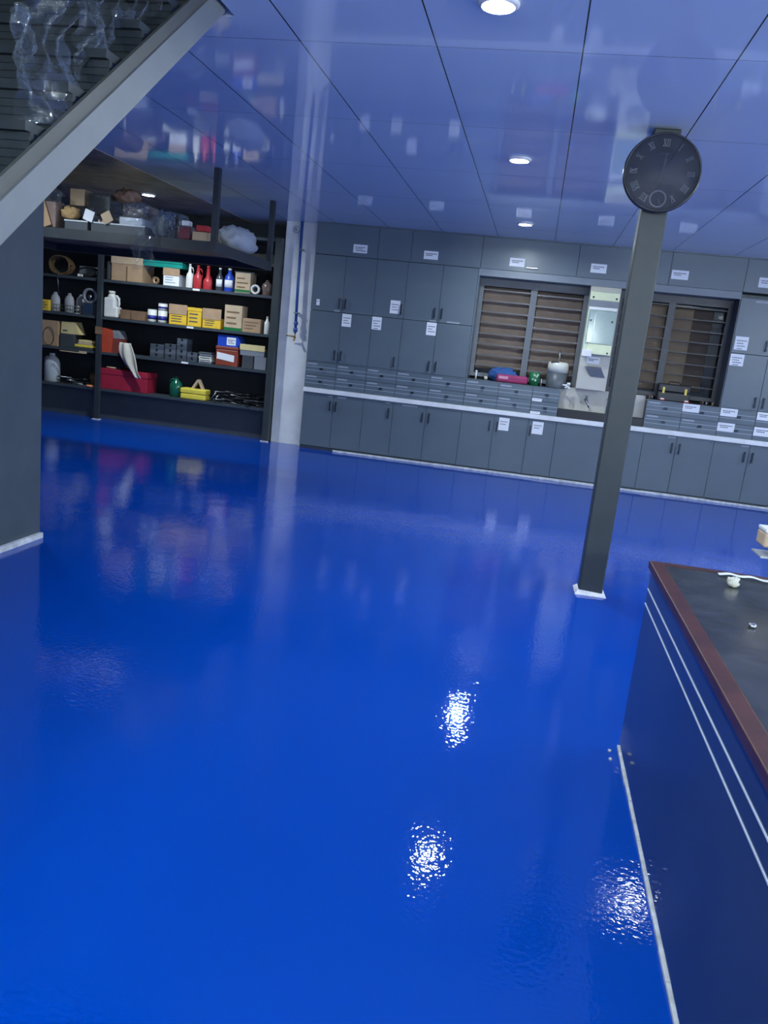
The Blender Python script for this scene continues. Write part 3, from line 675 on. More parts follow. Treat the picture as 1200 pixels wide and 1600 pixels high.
def film(label, cy, w, h, seed, dx=0.0, dz=.12):
    mb = MB(FILM); rr = random.Random(seed)
    def f(u, v):
        yy = cy + u; base = zl(yy) + dz
        q = noise3(u * 5, v * 4, seed) * .045 + abs(noise3(u * 11, v * 9, seed + 2)) * .016
        return Vector((-1.715 - dx + q - v * .25, yy + .02 * math.sin(v * 20 + seed), base + v + .03 * math.sin(u * 14 + seed)))
    mb.sheet(w, h, 30, 24, f, FILM)
    return tag(mb.build('plastic_film'), label, 'plastic film', 'clear plastic film on the staircase')
film('crumpled clear plastic film on the lowest visible steps, left edge', 2.10, .29, .30, 1.0, dx=.05, dz=.19)
film('crumpled clear plastic film on the stair beside the brightest glints', 2.44, .30, .34, 2.3, dz=.19)
film('crumpled clear plastic film midway up the stair behind the stringer', 2.79, .34, .30, 3.9, dx=.03, dz=.19)
film('crumpled clear plastic film high on the stair under the ceiling', 3.15, .30, .14, 5.1, dx=.02, dz=.19)

# ------------------------------------------------------------------ hanging rack
rk = thing('overhead_rack', 'dark steel rack hung from the ceiling with wrapped parcels on it', 'rack', (-4.35, 7.27, 2.15))
RX0, RX1, RD = -1.45, 1.25, 1.62
for x in (RX0, RX1 - .055):
    for y in (0, RD - .055):
        MB(RACK).box(x, x + .055, y, y + .055, 0, .7485).build('hanger_post', rk)
m = MB(RACK); m.box(RX0 + .056, RX1 - .056, .006, .046, 0, .095).box(RX0 + .056, RX1 - .056, RD - .046, RD - .006, 0, .095).box(RX0 + .006, RX0 + .046, .056, RD - .056, 0, .095).box(RX1 - .046, RX1 - .006, .056, RD - .056, 0, .095)
m.build('frame', rk)
MB(RACK).box(RX0 + .056, RX1 - .056, .047, RD - .047, .078, .095).build('shelf_board', rk)
RT = 2.15 + .0955

# ------------------------------------------------------------------ storage shelf
sh = thing('storage_shelf', 'wide dark grey storage shelving filling the recess at left', 'shelf', (-3.45, 10.22, 0))
LX = -4.20
for x in (-2.59, ):
    u = MB(RACK).box(x, x + .065, 0, .05, 0.012, 2.66).build('upright', sh)
    MB(CAULK).box(x - .02, x + .085, -.02, .05, 0, .011).build('foot', u)
MB(POST).box(-.085, -.0, 0, .62, 0.012, 2.67).build('side_panel', sh)
MB(CAULK).box(-.10, .01, -.015, .02, 0, .011).build('panel_foot', sh)
MB(RACK).box(LX, LX + .02, .06, .62, 0.012, 2.66).build('end_panel', sh)
BACK = mat('shelf_back_board', (0.018, 0.024, 0.034), .55)
MB(BACK).box(LX + .02, -.085, .600, .615, .012, 2.66).build('back_panel', sh)
EDGE = mat('shelf_edge', (0.05, 0.065, 0.08), .4)
SH = [.44, .95, 1.43, 1.935]
for z in SH + [2.34, 2.66]:
    MB(EDGE).box(LX + .02, -.086, .052, .598, z - .035, z, EDGE).build('shelf_board', sh)
MB(SLATE_D).box(LX + .02, -.086, .22, .235, 0, .404).build('kick_board', sh)
for k, (x, z) in enumerate(((-4.62 + 3.45, SH[3]), (-4.68 + 3.45, SH[2]), (-4.73 + 3.45, SH[1]))):
    MB(PAPER).box(x - .05, x + .05, .0495, .0515, z - .030, z - .006).build('shelf_tag', sh)

# ---- builders for the things on the shelves (y = front line of things)
def carton(label, x0, x1, z0, h, d=.28, y=10.33, m=CARD, band=None, flap=None, marks=False, name='cardboard_box', cat='box', group=None, tape=False, rz=0, lid=None):
    w = x1 - x0
    t = thing(name, label, cat, ((x0 + x1) / 2, y + d / 2, z0), rz=rz, group=group)
    b_ = MB(m)
    hb = h if not flap else h * (1 - flap)
    b_.box(-w / 2, w / 2, -d / 2, d / 2, 0, hb, m, bev=.003, seg=1)
    if band:
        bm_, f0, f1 = band
        b_.box(-w / 2 + .001, w / 2 - .001, -d / 2 - .0012, -d / 2, h * f0, h * f1, bm_)
    if marks:
        rr = random.Random(int(x0 * 100) % 97)
        for q in range(3):
            zz = hb * (.25 + .22 * q); b_.box(-w * .38, -w * .38 + w * (.45 + .3 * rr.random()), -d / 2 - .0020, -d / 2 - .0012, zz, zz + hb * .07, marks if not isinstance(marks, bool) else INK)
    b_.build('body', t)
    if flap:
        l = MB(lid or CARD)
        l.box(-w / 2 - .006, w / 2 + .006, -d / 2 - .006, -d / 2, hb - .02, h, lid or CARD, bev=.002, seg=1)
        l.box(-w / 2 - .004, w / 2 + .004, -d / 2, d / 2, hb + .0005, hb + .006, lid or CARD)
        l.build('flap', t)
    if tape: MB(CARDD).box(-.012, .012, -d / 2 - .0022, -d / 2 - .0003, .0, hb * .8).build('tape', t)
    return t
def jug(label, x, z0, w, h, m, cap=None, lbl=None, y=10.43, neck=.25, name='jug', cat='bottle', group=None, handle_side=1, depth=.7):
    t = thing(name, label, cat, (x, y, z0), group=group)
    r = w / 2; hb = h * (1 - neck)
    MB(m).lathe([(.001, 0), (r * .92, 0), (r, .02 * h), (r, hb * .72), (r * .82, hb * .9), (r * .45, hb + .02 * h), (r * .30, h * .93), (.001, h * .93)], m=m, n=28, sy=depth).build('body', t)
    MB(cap or m).lathe([(r * .34, h * .92), (r * .34, h), (.001, h)], m=cap or m, n=16, sy=min(1, depth + .2)).build('cap', t)
    if handle_side:
        s_ = handle_side
        MB(m).tube([(s_ * r * .30, 0, h * .86), (s_ * r * .75, 0, h * .84), (s_ * r * 1.0, 0, h * .74), (s_ * r * 1.0, 0, h * .55), (s_ * r * .9, 0, h * .46)], w * .075, m).build('handle', t)
    if lbl:
        lb = MB(lbl); n_ = 10
        rings = []
        for zz in (h * .18, h * .5):
            rings.append([Vector((r * 1.012 * math.cos(a), r * 1.012 * depth * math.sin(a), zz)) for a in [math.radians(215 + 110 * i / n_) for i in range(n_ + 1)]] + [Vector((r * .96 * math.cos(a), r * .96 * depth * math.sin(a), zz)) for a in [math.radians(325 - 110 * i / n_) for i in range(n_ + 1)]])
        lb.rings(rings, lbl); lb.build('label_band', t)
    return t
def torus(name, label, cat, loc, R_, r, m, flat=False, group=None, tilt=math.pi / 2, n=28, core=None):
    mb = MB(m); Mx = Matrix.Rotation(tilt, 4, 'X')
    prof = [(R_ - r, -r), (R_, -r), (R_, r), (R_ - r, r), (R_ - r, -r)] if flat else [(R_ + r * math.cos(a), r * math.sin(a)) for a in [2 * math.pi * i / 10 for i in range(11)]]
    mb.lathe(prof, M=Mx, m=m, n=n)
    if core: mb.lathe([(R_ * .5, -r * .9), (R_ * .6, -r * .9), (R_ * .6, r * .9), (R_ * .5, r * .9), (R_ * .5, -r * .9)], M=Mx, m=core, n=n)
    return tag(mb.build(name, loc=loc), label, cat, group)

S4, S3, S2, S1 = [z + .0006 for z in SH]
# top visible shelf (1.935)
carton('large brown cardboard box with a drooping lid flap on the upper shelf', -5.90, -5.44, S1, .34, d=.34, m=CARD, flap=.27, tape=True, lid=CARDL)
torus('tape_roll', 'brown packing tape roll lying between the big carton and the white box', 'tape', (-5.25, 10.36, S1 + .051), .05, .022, CARDD, flat=True, core=CARDL)
carton('white box with a brown cardboard flap under the turquoise tray', -5.13, -4.90, S1, .235, m=PAPER, flap=.35, marks=TAG)
tt = thing('plastic_tray', 'long turquoise plastic tray lying across the white box', 'tray', (-5.135, 10.46, S1 + .2365), rz=-.05)
m = MB(TURQ).box(-.27, .27, -.12, .12, 0, .012, TURQ).box(-.29, -.27, -.13, .13, 0, .07).box(.27, .29, -.13, .13, 0, .07).box(-.27, .27, -.135, -.12, 0, .07).box(-.27, .27, .12, .135, 0, .07)
m.build('tray_body', tt)
MB(TURQ).box(-.295, .295, -.145, -.1355, .055, .075).build('rim', tt)
jug('tall white oil bottle with slim neck and handle beside the red ones', -4.78, S1, .10, .315, WPL, y=10.40, neck=.35)
jug('left red oil bottle on the upper shelf', -4.66, S1, .12, .305, RED, y=10.40, neck=.35, handle_side=1)
jug('right red funnel shaped oil bottle on the upper shelf', -4.515, S1, .13, .31, RED, y=10.40, neck=.5, handle_side=0)
jug('dark red bottle half hidden behind the red oil bottles', -4.60, S1, .11, .30, DRED, y=10.62, neck=.35, handle_side=-1)
jug('dark clear bottle with a white label beside the blue bottle', -4.345, S1, .105, .30, mat('smoky_plastic', (.05, .055, .07), .15), cap=PAPER, lbl=PAPER, y=10.40, neck=.3, handle_side=0)
jug('bright blue bottle with a white label on the upper shelf', -4.21, S1, .14, .305, BLU, cap=WPL, lbl=PAPER, y=10.41, neck=.25, handle_side=0)
carton('tan cardboard box with a green band standing beside the blue bottle', -4.10, -3.885, S1, .26, d=.22, m=CARDL, band=(DGRN, .04, .17), marks=CARDD)
torus('tape_roll', 'white rimmed tape roll standing at the right end of the upper shelf', 'tape', (-3.815, 10.36, S1 + .064), .063, .022, WPL, flat=True, core=GREY)
jug('squat brown translucent container at the right end of the upper shelf', -3.675, S1, .15, .20, mat('brown_translucent', (.16, .11, .10), .25), y=10.42, neck=.15, name='container', cat='container', handle_side=0)
tag(MB(DGREY).box(-.15, .13, -.10, .1, 0, .012, DGREY).build('dark_board', loc=(-3.97, 10.44, S1 + .2615)), 'thin dark board lying on top of the green banded carton', 'board')
# rope coil and cables, left bay
m = MB(ROPE); rr = random.Random(5)
for q in range(9):
    R0 = .11 + .012 * rr.random(); ph = rr.random() * 6; cz = .135; tl_ = .25 * rr.random()
    pts = [(R0 * 1.35 * math.cos(a) + .01 * rr.random(), -.06 + .016 * q + .015 * math.sin(3 * a + ph), cz + R0 * math.sin(a) * (1 + .06 * math.sin(2 * a + ph))) for a in [2 * math.pi * i / 30 for i in range(31)]]
    m.tube(pts, .008, ROPE, n=6)
tag(m.build('rope_coil', loc=(-6.72, 10.42, S1)), 'loose coil of brown rope at the left end of the upper shelf', 'rope')
tag(MB(STEEL).tube([(0, .03, .10), (.0, .03, .01), (.02, -.012, .012), (.05, -.02, -.10), (.06, -.02, -.30)], .004, STEEL).build('wire_end', loc=(-6.70, 10.27, S1)), 'bright wire end trailing down from the rope coil', 'wire')
m = MB(BLACK)
for q in range(5):
    pts = [(.13 * math.cos(a) * (1 + .1 * q), .02 * q - .04, .075 + .06 * math.sin(a)) for a in [2 * math.pi * i / 24 for i in range(25)]]
    m.tube(pts, .007, BLACK, n=6)
tag(m.build('cable_coil', loc=(-6.27, 10.38, S1)), 'black cable coil on the upper shelf left of the upright', 'cable')
tag(MB(WPL).box(-.035, -.004, 0, .03, 0, .04, WPL, bev=.008).box(.004, .04, 0, .03, .002, .035, WPL, bev=.008).box(-.006, .006, .01, .02, .012, .022).build('plug', loc=(-6.36, 10.30, S1 + .0)), 'small white plug lying in front of the black cable coil', 'plug')
tag(MB(GREY).box(-.2, .2, 0, .012, 0, .16, GREY).build('grey_sheet', loc=(-6.32, 10.56, S1)), 'grey flat sheet standing behind the black cable coil', 'sheet')
tag(MB(DGREY).box(-.035, .035, -.05, .05, 0, .25, DGREY, bev=.02).build('dark_canister', loc=(-5.965, 10.42, S1)), 'dark canister between the upright and the large carton', 'canister')
# second shelf (1.43)
t = thing('jug', 'big white plastic jug with a side handle right of the upright', 'bottle', (-5.905, 10.41, S2))
MB(WPL).box(-.105, .055, -.07, .07, 0, .27, WPL, bev=.022, seg=3).box(-.1045, .1045, -.069, .069, .0005, .15, WPL, bev=.022, seg=3).lathe([(.078, .25), (.05, .30), (.045, .325), (.001, .325)], c=(-.02, 0, 0), m=WPL, sy=.85).build('body', t)
MB(WPL).tube([(.0, 0, .285), (.06, 0, .292), (.09, 0, .26), (.092, 0, .19), (.085, 0, .13)], .019, WPL, n=10).build('handle', t)
MB(CRM).lathe([(.046, .3255), (.046, .36), (.001, .36)], c=(-.02, 0, 0), m=CRM).build('cap', t)
carton('small dark brown block beside the white jug', -5.75, -5.60, S2, .125, d=.12, m=CARDD, name='wooden_block', cat='block', group='brown blocks on the second shelf')
carton('wider dark brown block next to the blue and white cans', -5.585, -5.385, S2, .125, d=.12, m=CARDD, name='wooden_block', cat='block', group='brown blocks on the second shelf')
def can(label, x, z, h=.165, r=.062, y=10.41):
    t = thing('paint_can', label, 'can', (x, y, z), group='blue and white paint cans')
    MB(WPL).lathe([(.001, 0), (r, 0), (r, h * .25), (r * 1.0, h), (.001, h)], n=28).build('body', t)
    MB(NAVY).lathe([(r + .001, h * .22), (r + .001, h * .55)], m=NAVY, n=28).build('blue_band', t)
    MB(GREY).lathe([(r * .9, h + .0004), (r * .98, h + .0004), (r * .98, h + .010), (r * .85, h + .010), (.001, h + .004)], m=GREY, n=28).build('lid', t)
can('blue and white paint can standing left, beside the brown blocks', -5.31, S2)
can('blue and white paint can carrying a second tin on top', -5.155, S2)
can('small tin stacked on top of the right blue and white can', -5.155, S2 + .1765, h=.08)
carton('yellow box with a brown open flap and a white ball on it', -5.02, -4.765, S2, .27, m=YEL, flap=.42, marks=True)
tag(MB(WPL).lathe([(.03 * math.sin(math.pi * i / 10) + .0005, .03 - .03 * math.cos(math.pi * i / 10)) for i in range(11)], m=WPL, n=16).build('white_ball', loc=(-4.965, 10.42, S2 + .1635)), 'white ball resting on the leftmost yellow box', 'ball')
carton('yellow printed box in the middle of the three', -4.75, -4.55, S2, .25, m=YEL, flap=.10, marks=True, lid=YEL)
carton('yellow box with brown open flap, right of the three', -4.53, -4.27, S2, .26, m=YEL, flap=.48, marks=True)
blob('crumpled_foil', 'small black and white crumpled wrapper on the right yellow box', 'wrapper', (-4.41, 10.40, S2 + .1425), .12, .08, .05, GREY, 2.2, folds=.4, n=14, k=8)
carton('tall kraft box with a green base on the second shelf', -4.22, -3.97, S2, .335, d=.2, m=CARDL, band=(DGRN, 0, .12), marks=CARDD)
carton('low wide brown cardboard box near the right end', -3.96, -3.70, S2, .185, d=.2, m=CARD, marks=CARDD)
jug('small white bottle at the right end of the second shelf', -3.635, S2, .085, .235, WPL, y=10.40, neck=.25, handle_side=0)
for q, x in enumerate((-6.85, -6.63, -6.45)):
    t = jug(('white bottle at far left of the left bay', 'white bottle in the middle of the left bay', 'white bottle beside the round gauge in the left bay')[q], x, S2, .14, .27, mat('dull_white', (.45, .47, .52), .5), y=10.50, neck=.12, handle_side=0, group='white bottles in the left bay')
tg = thing('wire_basket', 'low steel wire basket in front of the white bottles', 'basket', (-6.56, 10.36, S2))
for z in (.004, .05, .10): MB(STEEL).tube([(-.20, -.05, z), (.2, -.05, z), (.21, .04, z), (-.21, .04, z), (-.20, -.05, z)], .004, STEEL, n=6).build('wire_ring', tg)
m = MB(DSTEEL)
for q in range(10): m.tube([(-.19 + .042 * q, -.05, 0.004), (-.19 + .042 * q, -.05, .1)], .003, DSTEEL, n=5)
m.build('wire_side', tg)
carton('small yellow box at the far left of the left bay', -6.93, -6.80, S2, .15, d=.06, y=10.26, m=YEL, marks=True)
gg = thing('round_gauge', 'grey gauge with a round ring head and blue body beside the upright', 'gauge', (-6.23, 10.36, S2))
MB(DGREY).box(-.09, .09, -.03, .03, 0, .17, DGREY, bev=.006).build('body', gg)
MB(mat('dark_blue_panel', (.02, .04, .09), .3)).box(-.07, .07, -.034, -.0305, .015, .15).build('screen', gg)
m = MB(GREY); m.lathe([(.075, -.02), (.105, -.02), (.105, .02), (.075, .02), (.075, -.02)], M=Matrix.Translation((0, 0, .262)) @ Rm, m=GREY, n=32); m.build('ring', gg)
m = MB(STEEL); m.lathe([(.001, -.01), (.035, -.01), (.03, .02), (.001, .02)], M=Matrix.Translation((0, 0, .25)) @ Rm, m=STEEL, n=24).box(-.008, .008, -.005, .005, .165, .23); m.build('dial', gg)
# third shelf (.95)
carton('brown cardboard box with a wire loop in front, far left of the third shelf', -6.94, -6.69, S3, .35, d=.22, m=CARD)
tag(MB(DSTEEL).tube([(.085 * math.cos(a), 0, .13 + .125 * math.sin(a)) for a in [2 * math.pi * i / 28 for i in range(29)]], .004, DSTEEL, n=6).build('wire_loop', loc=(-6.83, 10.315, S3)), 'dark wire loop leaning on the brown cardboard box', 'wire')
carton('dark grey crate under the pale yellow box', -6.66, -6.44, S3, .19, d=.2, m=DGREY, name='crate', cat='crate')
t = thing('yellow_wedge_box', 'pale yellow wedge shaped box on the dark grey crate', 'box', (-6.53, 10.43, S3 + .1915))
MB(YELL).prism([(-.13, 0), (.16, 0), (.09, .17), (-.12, .16)], -.08, .08, YELL).build('body', t)
MB(INK).box(-.10, -.03, -.0815, -.0802, .03, .05).build('printed_mark', t)
zz = S3
for q, (l, w_, h_, mm) in enumerate((('black tray at the base of the yellow stack', .28, .03, DGREY), ('bright yellow folder in the stack of pads', .30, .035, YELP), ('brown pad above the bright yellow folder', .20, .03, CARDL), ('top yellow edged pad of the stack', .19, .035, YELL))):
    tag(MB(mm).box(-(.14 if q < 2 else .10), (.14 if q < 2 else .10), -.08, .08, 0, h_, mm, bev=.006).build('pad', loc=(-6.27 + .01 * q, 10.36, zz)), l, 'pad', 'pads stacked left of the upright'); zz += h_ + .0006
tag(MB(CARDL).box(-.20, .20, -.012, .012, 0, .012, CARDL).box(.10, .20, -.02, .02, .0, .03, CARDL).build('wooden_stick', loc=(-6.40, 10.245, S3 - .055)), 'thin wooden stick along the front edge of the third shelf', 'stick')
tag(MB(CARDD).box(-.05, .05, -.008, 0, -.05, .05, CARDD).build('wooden_tag', loc=(-6.00, 10.2195, 1.24)), 'small square brown plate fixed on the shelf upright', 'plate')
t = thing('power_tool_case', 'orange red angular machine box right of the upright', 'case', (-5.88, 10.43, S3))
MB(ORG).prism([(-.15, 0), (.02, 0), (.04, .27), (-.02, .31), (-.11, .33), (-.15, .28)], -.12, .10, ORG).build('body', t)
MB(mat('dull_red', (.20, .04, .03), .6)).prism([(.021, 0), (.14, 0), (.15, .2), (.041, .2)], -.10, .10).build('side_box', t)
MB(GREY).prism([(.042, .202), (.15, .202), (.10, .31), (.03, .31)], -.10, .10, GREY).build('cover', t)
CLR = mat('clear_drawer', (.10, .12, .15), .15, spec=.7); CLR2 = mat('clear_drawer_pale', (.11, .13, .16), .2)
zz = S3; gq = 'clear stacked organiser boxes on the third shelf'
def organiser(label, x0, x1, z, h, mm, pale=False):
    t = thing('organiser_box', label, 'organiser', ((x0 + x1) / 2, 10.42, z), group=gq); w_ = x1 - x0
    MB(mm).box(-w_ / 2, w_ / 2, -.09, .09, 0, h * .8, mm, bev=.004).build('tray', t)
    MB(CLR2).box(-w_ / 2, w_ / 2, -.092, .09, h * .81, h * .97, CLR2, bev=.002).build('lid', t)
    MB(BLACK).box(-.015, .015, -.0955, -.0925, h * .55, h * .95).build('latch', t)
lab = iter(('bottom organiser of the stack nearest the hanging cloth', 'middle organiser of the stack nearest the hanging cloth', 'top organiser of the stack nearest the hanging cloth',
 'bottom organiser of the second stack from the cloth', 'middle organiser of the second stack from the cloth', 'top organiser of the second stack from the cloth',
 'bottom organiser of the third stack from the cloth', 'second lowest organiser of the third stack from the cloth', 'second highest organiser of the third stack', 'topmost organiser of the tall third stack',
 'lower organiser of the low stack beside the pale cases', 'upper organiser of the low stack beside the pale cases'))
for x0, x1, k_, h in ((-5.28, -5.08, 3, .062), (-5.06, -4.90, 3, .07), (-4.885, -4.74, 4, .075), (-4.73, -4.58, 2, .065)):
    z = S3
    for q in range(k_): organiser(next(lab), x0, x1, z, h, CLR if q % 2 else mat('clear_drawer_b', (.06, .075, .10), .2)); z += h + .0006
z = S3
for q, mm in enumerate((GREY, WPL, CRM, GREY, CLR2)):
    tag(MB(mm).box(-.09, .09, -.07, .07, 0, .030, mm, bev=.004).box(-.075, .075, -.0715, -.0702, .008, .02, DGREY).build('flat_case', loc=(-4.46 + .008 * (q % 2), 10.38, z)), ('bottom case of the small pale stack', 'second case of the small pale stack from below', 'middle case of the small pale stack', 'second case of the small pale stack from above', 'top case of the small pale stack')[q], 'case', 'small pale flat cases stacked'); z += .0306
t = thing('storage_crate', 'brick red storage crate with a white label on the third shelf', 'crate', (-4.15, 10.42, S3))
MB(mat('brick_red', (.25, .05, .03), .45)).box(-.16, .16, -.10, .10, 0, .22, bev=.012).box(-.165, .165, -.105, .105, .222, .262, bev=.008).build('body', t)
MB(PAPER).prism([(-.14, .09), (.11, .06), (.11, .15), (-.14, .18)], -.1035, -.1005, PAPER).build('paper_label', t)
t = thing('blue_crate', 'blue plastic box with a white label on top of the brick red crate', 'box', (-4.14, 10.42, S3 + .2632))
MB(BLU).prism([(-.15, 0), (.14, 0), (.175, .07), (.13, .15), (-.15, .15)], -.10, .10, BLU).build('body', t)
m = MB(PAPER).box(-.02, .11, -.1025, -.1005, .02, .125); ink_lines(m, -.02, .11, .02, .125, -.1025, 3); m.build('paper_label', t)
carton('dark low box left under the grey carton', -3.93, -3.77, S3, .17, d=.18, m=DGREY, name='dark_box', group='dark low boxes at the right end')
carton('dark low box at the right end under the grey carton', -3.755, -3.585, S3, .17, d=.18, m=GREY, name='dark_box', group='dark low boxes at the right end')
carton('grey carton with a cream lid lying on the two dark boxes', -3.965, -3.62, S3 + .1715, .15, d=.18, m=GREY, flap=.4, lid=YELL)
tag(MB(STEEL).box(-.15, .15, -.02, .02, 0, .008, STEEL).build('steel_bar', loc=(-3.93, 10.30, S3)), 'flat steel bar near the shelf edge below the red crate', 'bar')
# cloth hanging over the toolbox
m = MB(CLOTH)
def clf(u, v):
    t_ = v / .47; wd = .055 + .06 * math.sin(math.pi * min(1, t_ * 1.1 + .1))
    cx = .22 * t_ ** 1.6; return Vector((cx + (u - .5) * 2 * wd, -.02 + .02 * math.sin(u * 9 + v * 6) - .012 * math.sin(3.14 * t_), -v * .98))
m.sheet(1.0, .47, 14, 20, clf, CLOTH)
tag(m.build('work_glove_cloth', loc=(-5.60, 10.235, S3 + .16), solid=.012), 'dusty beige cloth hanging from the third shelf toward the red toolbox', 'cloth')
# bottom shelf (.44)
t = thing('toolbox', 'long crimson metal toolbox overlapping the bottom shelf edge', 'toolbox', (-5.65, 10.48, S4))
MB(DRED).box(-.355, .355, -.17, .12, 0, .20, DRED, bev=.006).build('box', t)
MB(DRED).box(-.36, .36, -.175, .125, .202, .285, DRED, bev=.008).build('lid', t)
MB(STEEL).tube([(-.08, -.02, .286), (-.07, -.02, .315), (.07, -.02, .315), (.08, -.02, .286)], .006, STEEL).build('handle', t)
for q, (x, l, mm) in enumerate(((-5.86, .16, CARDL), (-5.76, .20, DSTEEL))):
    tag(MB(mm).tube([(-l / 2, 0, .014), (l / 2, .02, .014)], .013, mm, n=6).box(l / 2 - .01, l / 2 + .05, -.02, .04, 0, .03, DSTEEL, bev=.004).build('hammer', loc=(x, 10.355 + .22 * q, S4 + .2856)), ('wooden handled hammer on the toolbox lid', 'steel handled hammer at the back of the toolbox lid')[q], 'hammer')
jug('large white jerrycan at the far left of the bottom shelf', -6.85, S4, .23, .40, mat('grey_white_can', (.50, .54, .58), .4), y=10.45, neck=.12, name='jerrycan', cat='jerrycan', handle_side=-1, depth=.8)
jug('dark green glass demijohn on the bottom shelf', -4.91, S4, .18, .285, GRN, cap=BLACK, y=10.42, neck=.22, name='demijohn', handle_side=-1, depth=.9)
t = thing('yellow_box', 'bright yellow plastic case on the bottom shelf', 'case', (-4.60, 10.38, S4))
MB(YELP).box(-.185, .185, -.09, .09, 0, .075, YELP, bev=.018, seg=3).box(-.19, .19, -.094, .09, .0755, .15, YELP, bev=.02, seg=3).build('shell', t)
tw = MB(CARDL)
tw.prism([(-.095, 0), (-.06, 0), (.005, .10), (.005, .13), (-.01, .13)], -.03, .03, CARDL).prism([(.0, .13), (.005, .10), (.055, 0), (.085, 0), (.02, .13)], -.03, .03, CARDL)
tag(tw.build('wooden_bracket', loc=(-4.56, 10.38, S4 + .1506)), 'brown triangular bracket standing on the yellow case', 'bracket')
rr = random.Random(21)
LAYER = ('resting on the board', 'in the second layer', 'in the middle layer', 'in the fourth layer', 'on top')
PLACE = ('at the left end', 'second from left', 'left of the middle', 'right of the middle', 'second from right', 'at the right end')
def tool(i, x, y, z, a, mm, grp, label, lay, q):
    l = .12 + .10 * rr.random(); kind = i % 3
    m = MB(mm)
    if kind == 0: m.box(-l / 2, l / 2, -.009, .009, 0, .009, mm, bev=.002).lathe([(.008, 0), (.022, 0), (.022, .011), (.008, .011), (.008, 0)], c=(l / 2 + .015, 0, 0), m=mm, n=10)
    elif kind == 1: m.tube([(-l / 2, -.01, .008), (0, 0, .008), (l / 2, .015, .008)], .007, mm, n=6).tube([(-l / 2, .02, .008), (0, 0, .008), (l / 2, -.015, .008)], .007, mm, n=6)
    else: m.lathe([(.012, 0), (.016, .05), (.008, .06), (.005, l), (.001, l)], M=Matrix.Rotation(math.pi / 2, 4, 'Y') @ Matrix.Translation((-.017, 0, -l / 2)), m=mm, n=8)
    o = m.build(('spanner', 'pliers', 'screwdriver')[kind], loc=(x, y, z), rz=a)
    col = {'dark_steel': 'dull dark', 'black_plastic': 'black', 'steel': 'shiny steel', 'dark_grey_plastic': 'dark grey'}[mm.name]
    tag(o, col + ' ' + label[kind] + ' ' + LAYER[lay] + ', ' + PLACE[q], ('spanner', 'pliers', 'screwdriver')[kind], grp)
tl1 = ('spanner of the tool heap', 'pliers of the tool heap', 'screwdriver of the tool heap')
tl2 = ('spanner beside the jerrycan', 'pliers beside the jerrycan', 'screwdriver beside the jerrycan')
TM = (DSTEEL, BLACK, STEEL, DGREY, BLACK, DSTEEL)
for lay in range(5):
    for i in range(6):
        tool(i + lay, -4.26 + .115 * i + .03 * rr.random(), 10.34 + .03 * rr.random() + .02 * lay, S4 + .034 * lay, rr.uniform(-.5, .5) + (1.2 if (i + lay) % 4 == 0 else 0), TM[(i + 2 * lay) % 6], 'tools heaped at the right end of the bottom shelf', tl1, lay, i)
for lay in range(3):
    for i in range(4):
        tool(i + lay, -6.62 + .115 * i, 10.36 + .02 * lay, S4 + .034 * lay, rr.uniform(-.6, .6), TM[(i + lay) % 6], 'tools lying in the left bay of the bottom shelf', tl2, lay, (0, 1, 4, 5)[i])
for q in range(2):
    tag(MB(STEEL).tube([(0, 0, .01), (.10 - .02 * q, .02, .16 - .05 * q)], .006, STEEL, n=6).build('steel_rod', loc=(-4.36 + .05 * q, 10.31, S4)), ('longer bright steel rod leaning beside the yellow case', 'shorter bright steel rod beside the heap of tools')[q], 'rod')
blob('wooden_pulley', 'dark brown rounded lump behind the left bay tools', 'block', (-6.22, 10.52, S4), .14, .12, .19, CARDD, 3.3, folds=.12)
tag(MB(mat('plain_orange', (.8, .28, .14), .5)).lathe([(.001, 0), (.05, 0), (.055, .012), (.04, .025), (.001, .028)], n=20, sx=1.2).build('orange_disc', loc=(-6.16, 10.31, S4)), 'small orange disc at the right end of the left bay', 'disc')  # disc in one even orange

# ------------------------------------------------------------------ parcels on the hanging rack
def parcel(label, x0, x1, z0, h, d, y, m, film=True, tilt=0.0, name='wrapped_parcel', group='parcels on the hanging rack'):
    t = thing(name, label, 'parcel', ((x0 + x1) / 2, y + d / 2, z0), group=group); t.rotation_euler.y = tilt
    w_ = x1 - x0
    MB(m).box(-w_ / 2 + .012, w_ / 2 - .012, -d / 2 + .012, d / 2 - .012, .010, h - .012, m, bev=.004).build('contents', t)
    if film:
        f = MB(FILM); rings = []
        for j_ in range(9):
            v = j_ / 8; sc = 1.0 if 0 < j_ < 8 else .93
            ring = []
            for i in range(32):
                a = 2 * math.pi * i / 32; ca, sa = math.cos(a), math.sin(a)
                k_ = 1 / max(abs(ca), abs(sa)); e = .004 * noise3(a * 2, v * 6, x0)
                ring.append(Vector(((w_ / 2 * sc + e) * ca * min(k_, 1.32), (d / 2 * sc + e) * sa * min(k_, 1.32), .001 + v * (h - .001))))
            rings.append(ring)
        f.rings(rings, FILM); f.build('film_wrap', t)
    return t
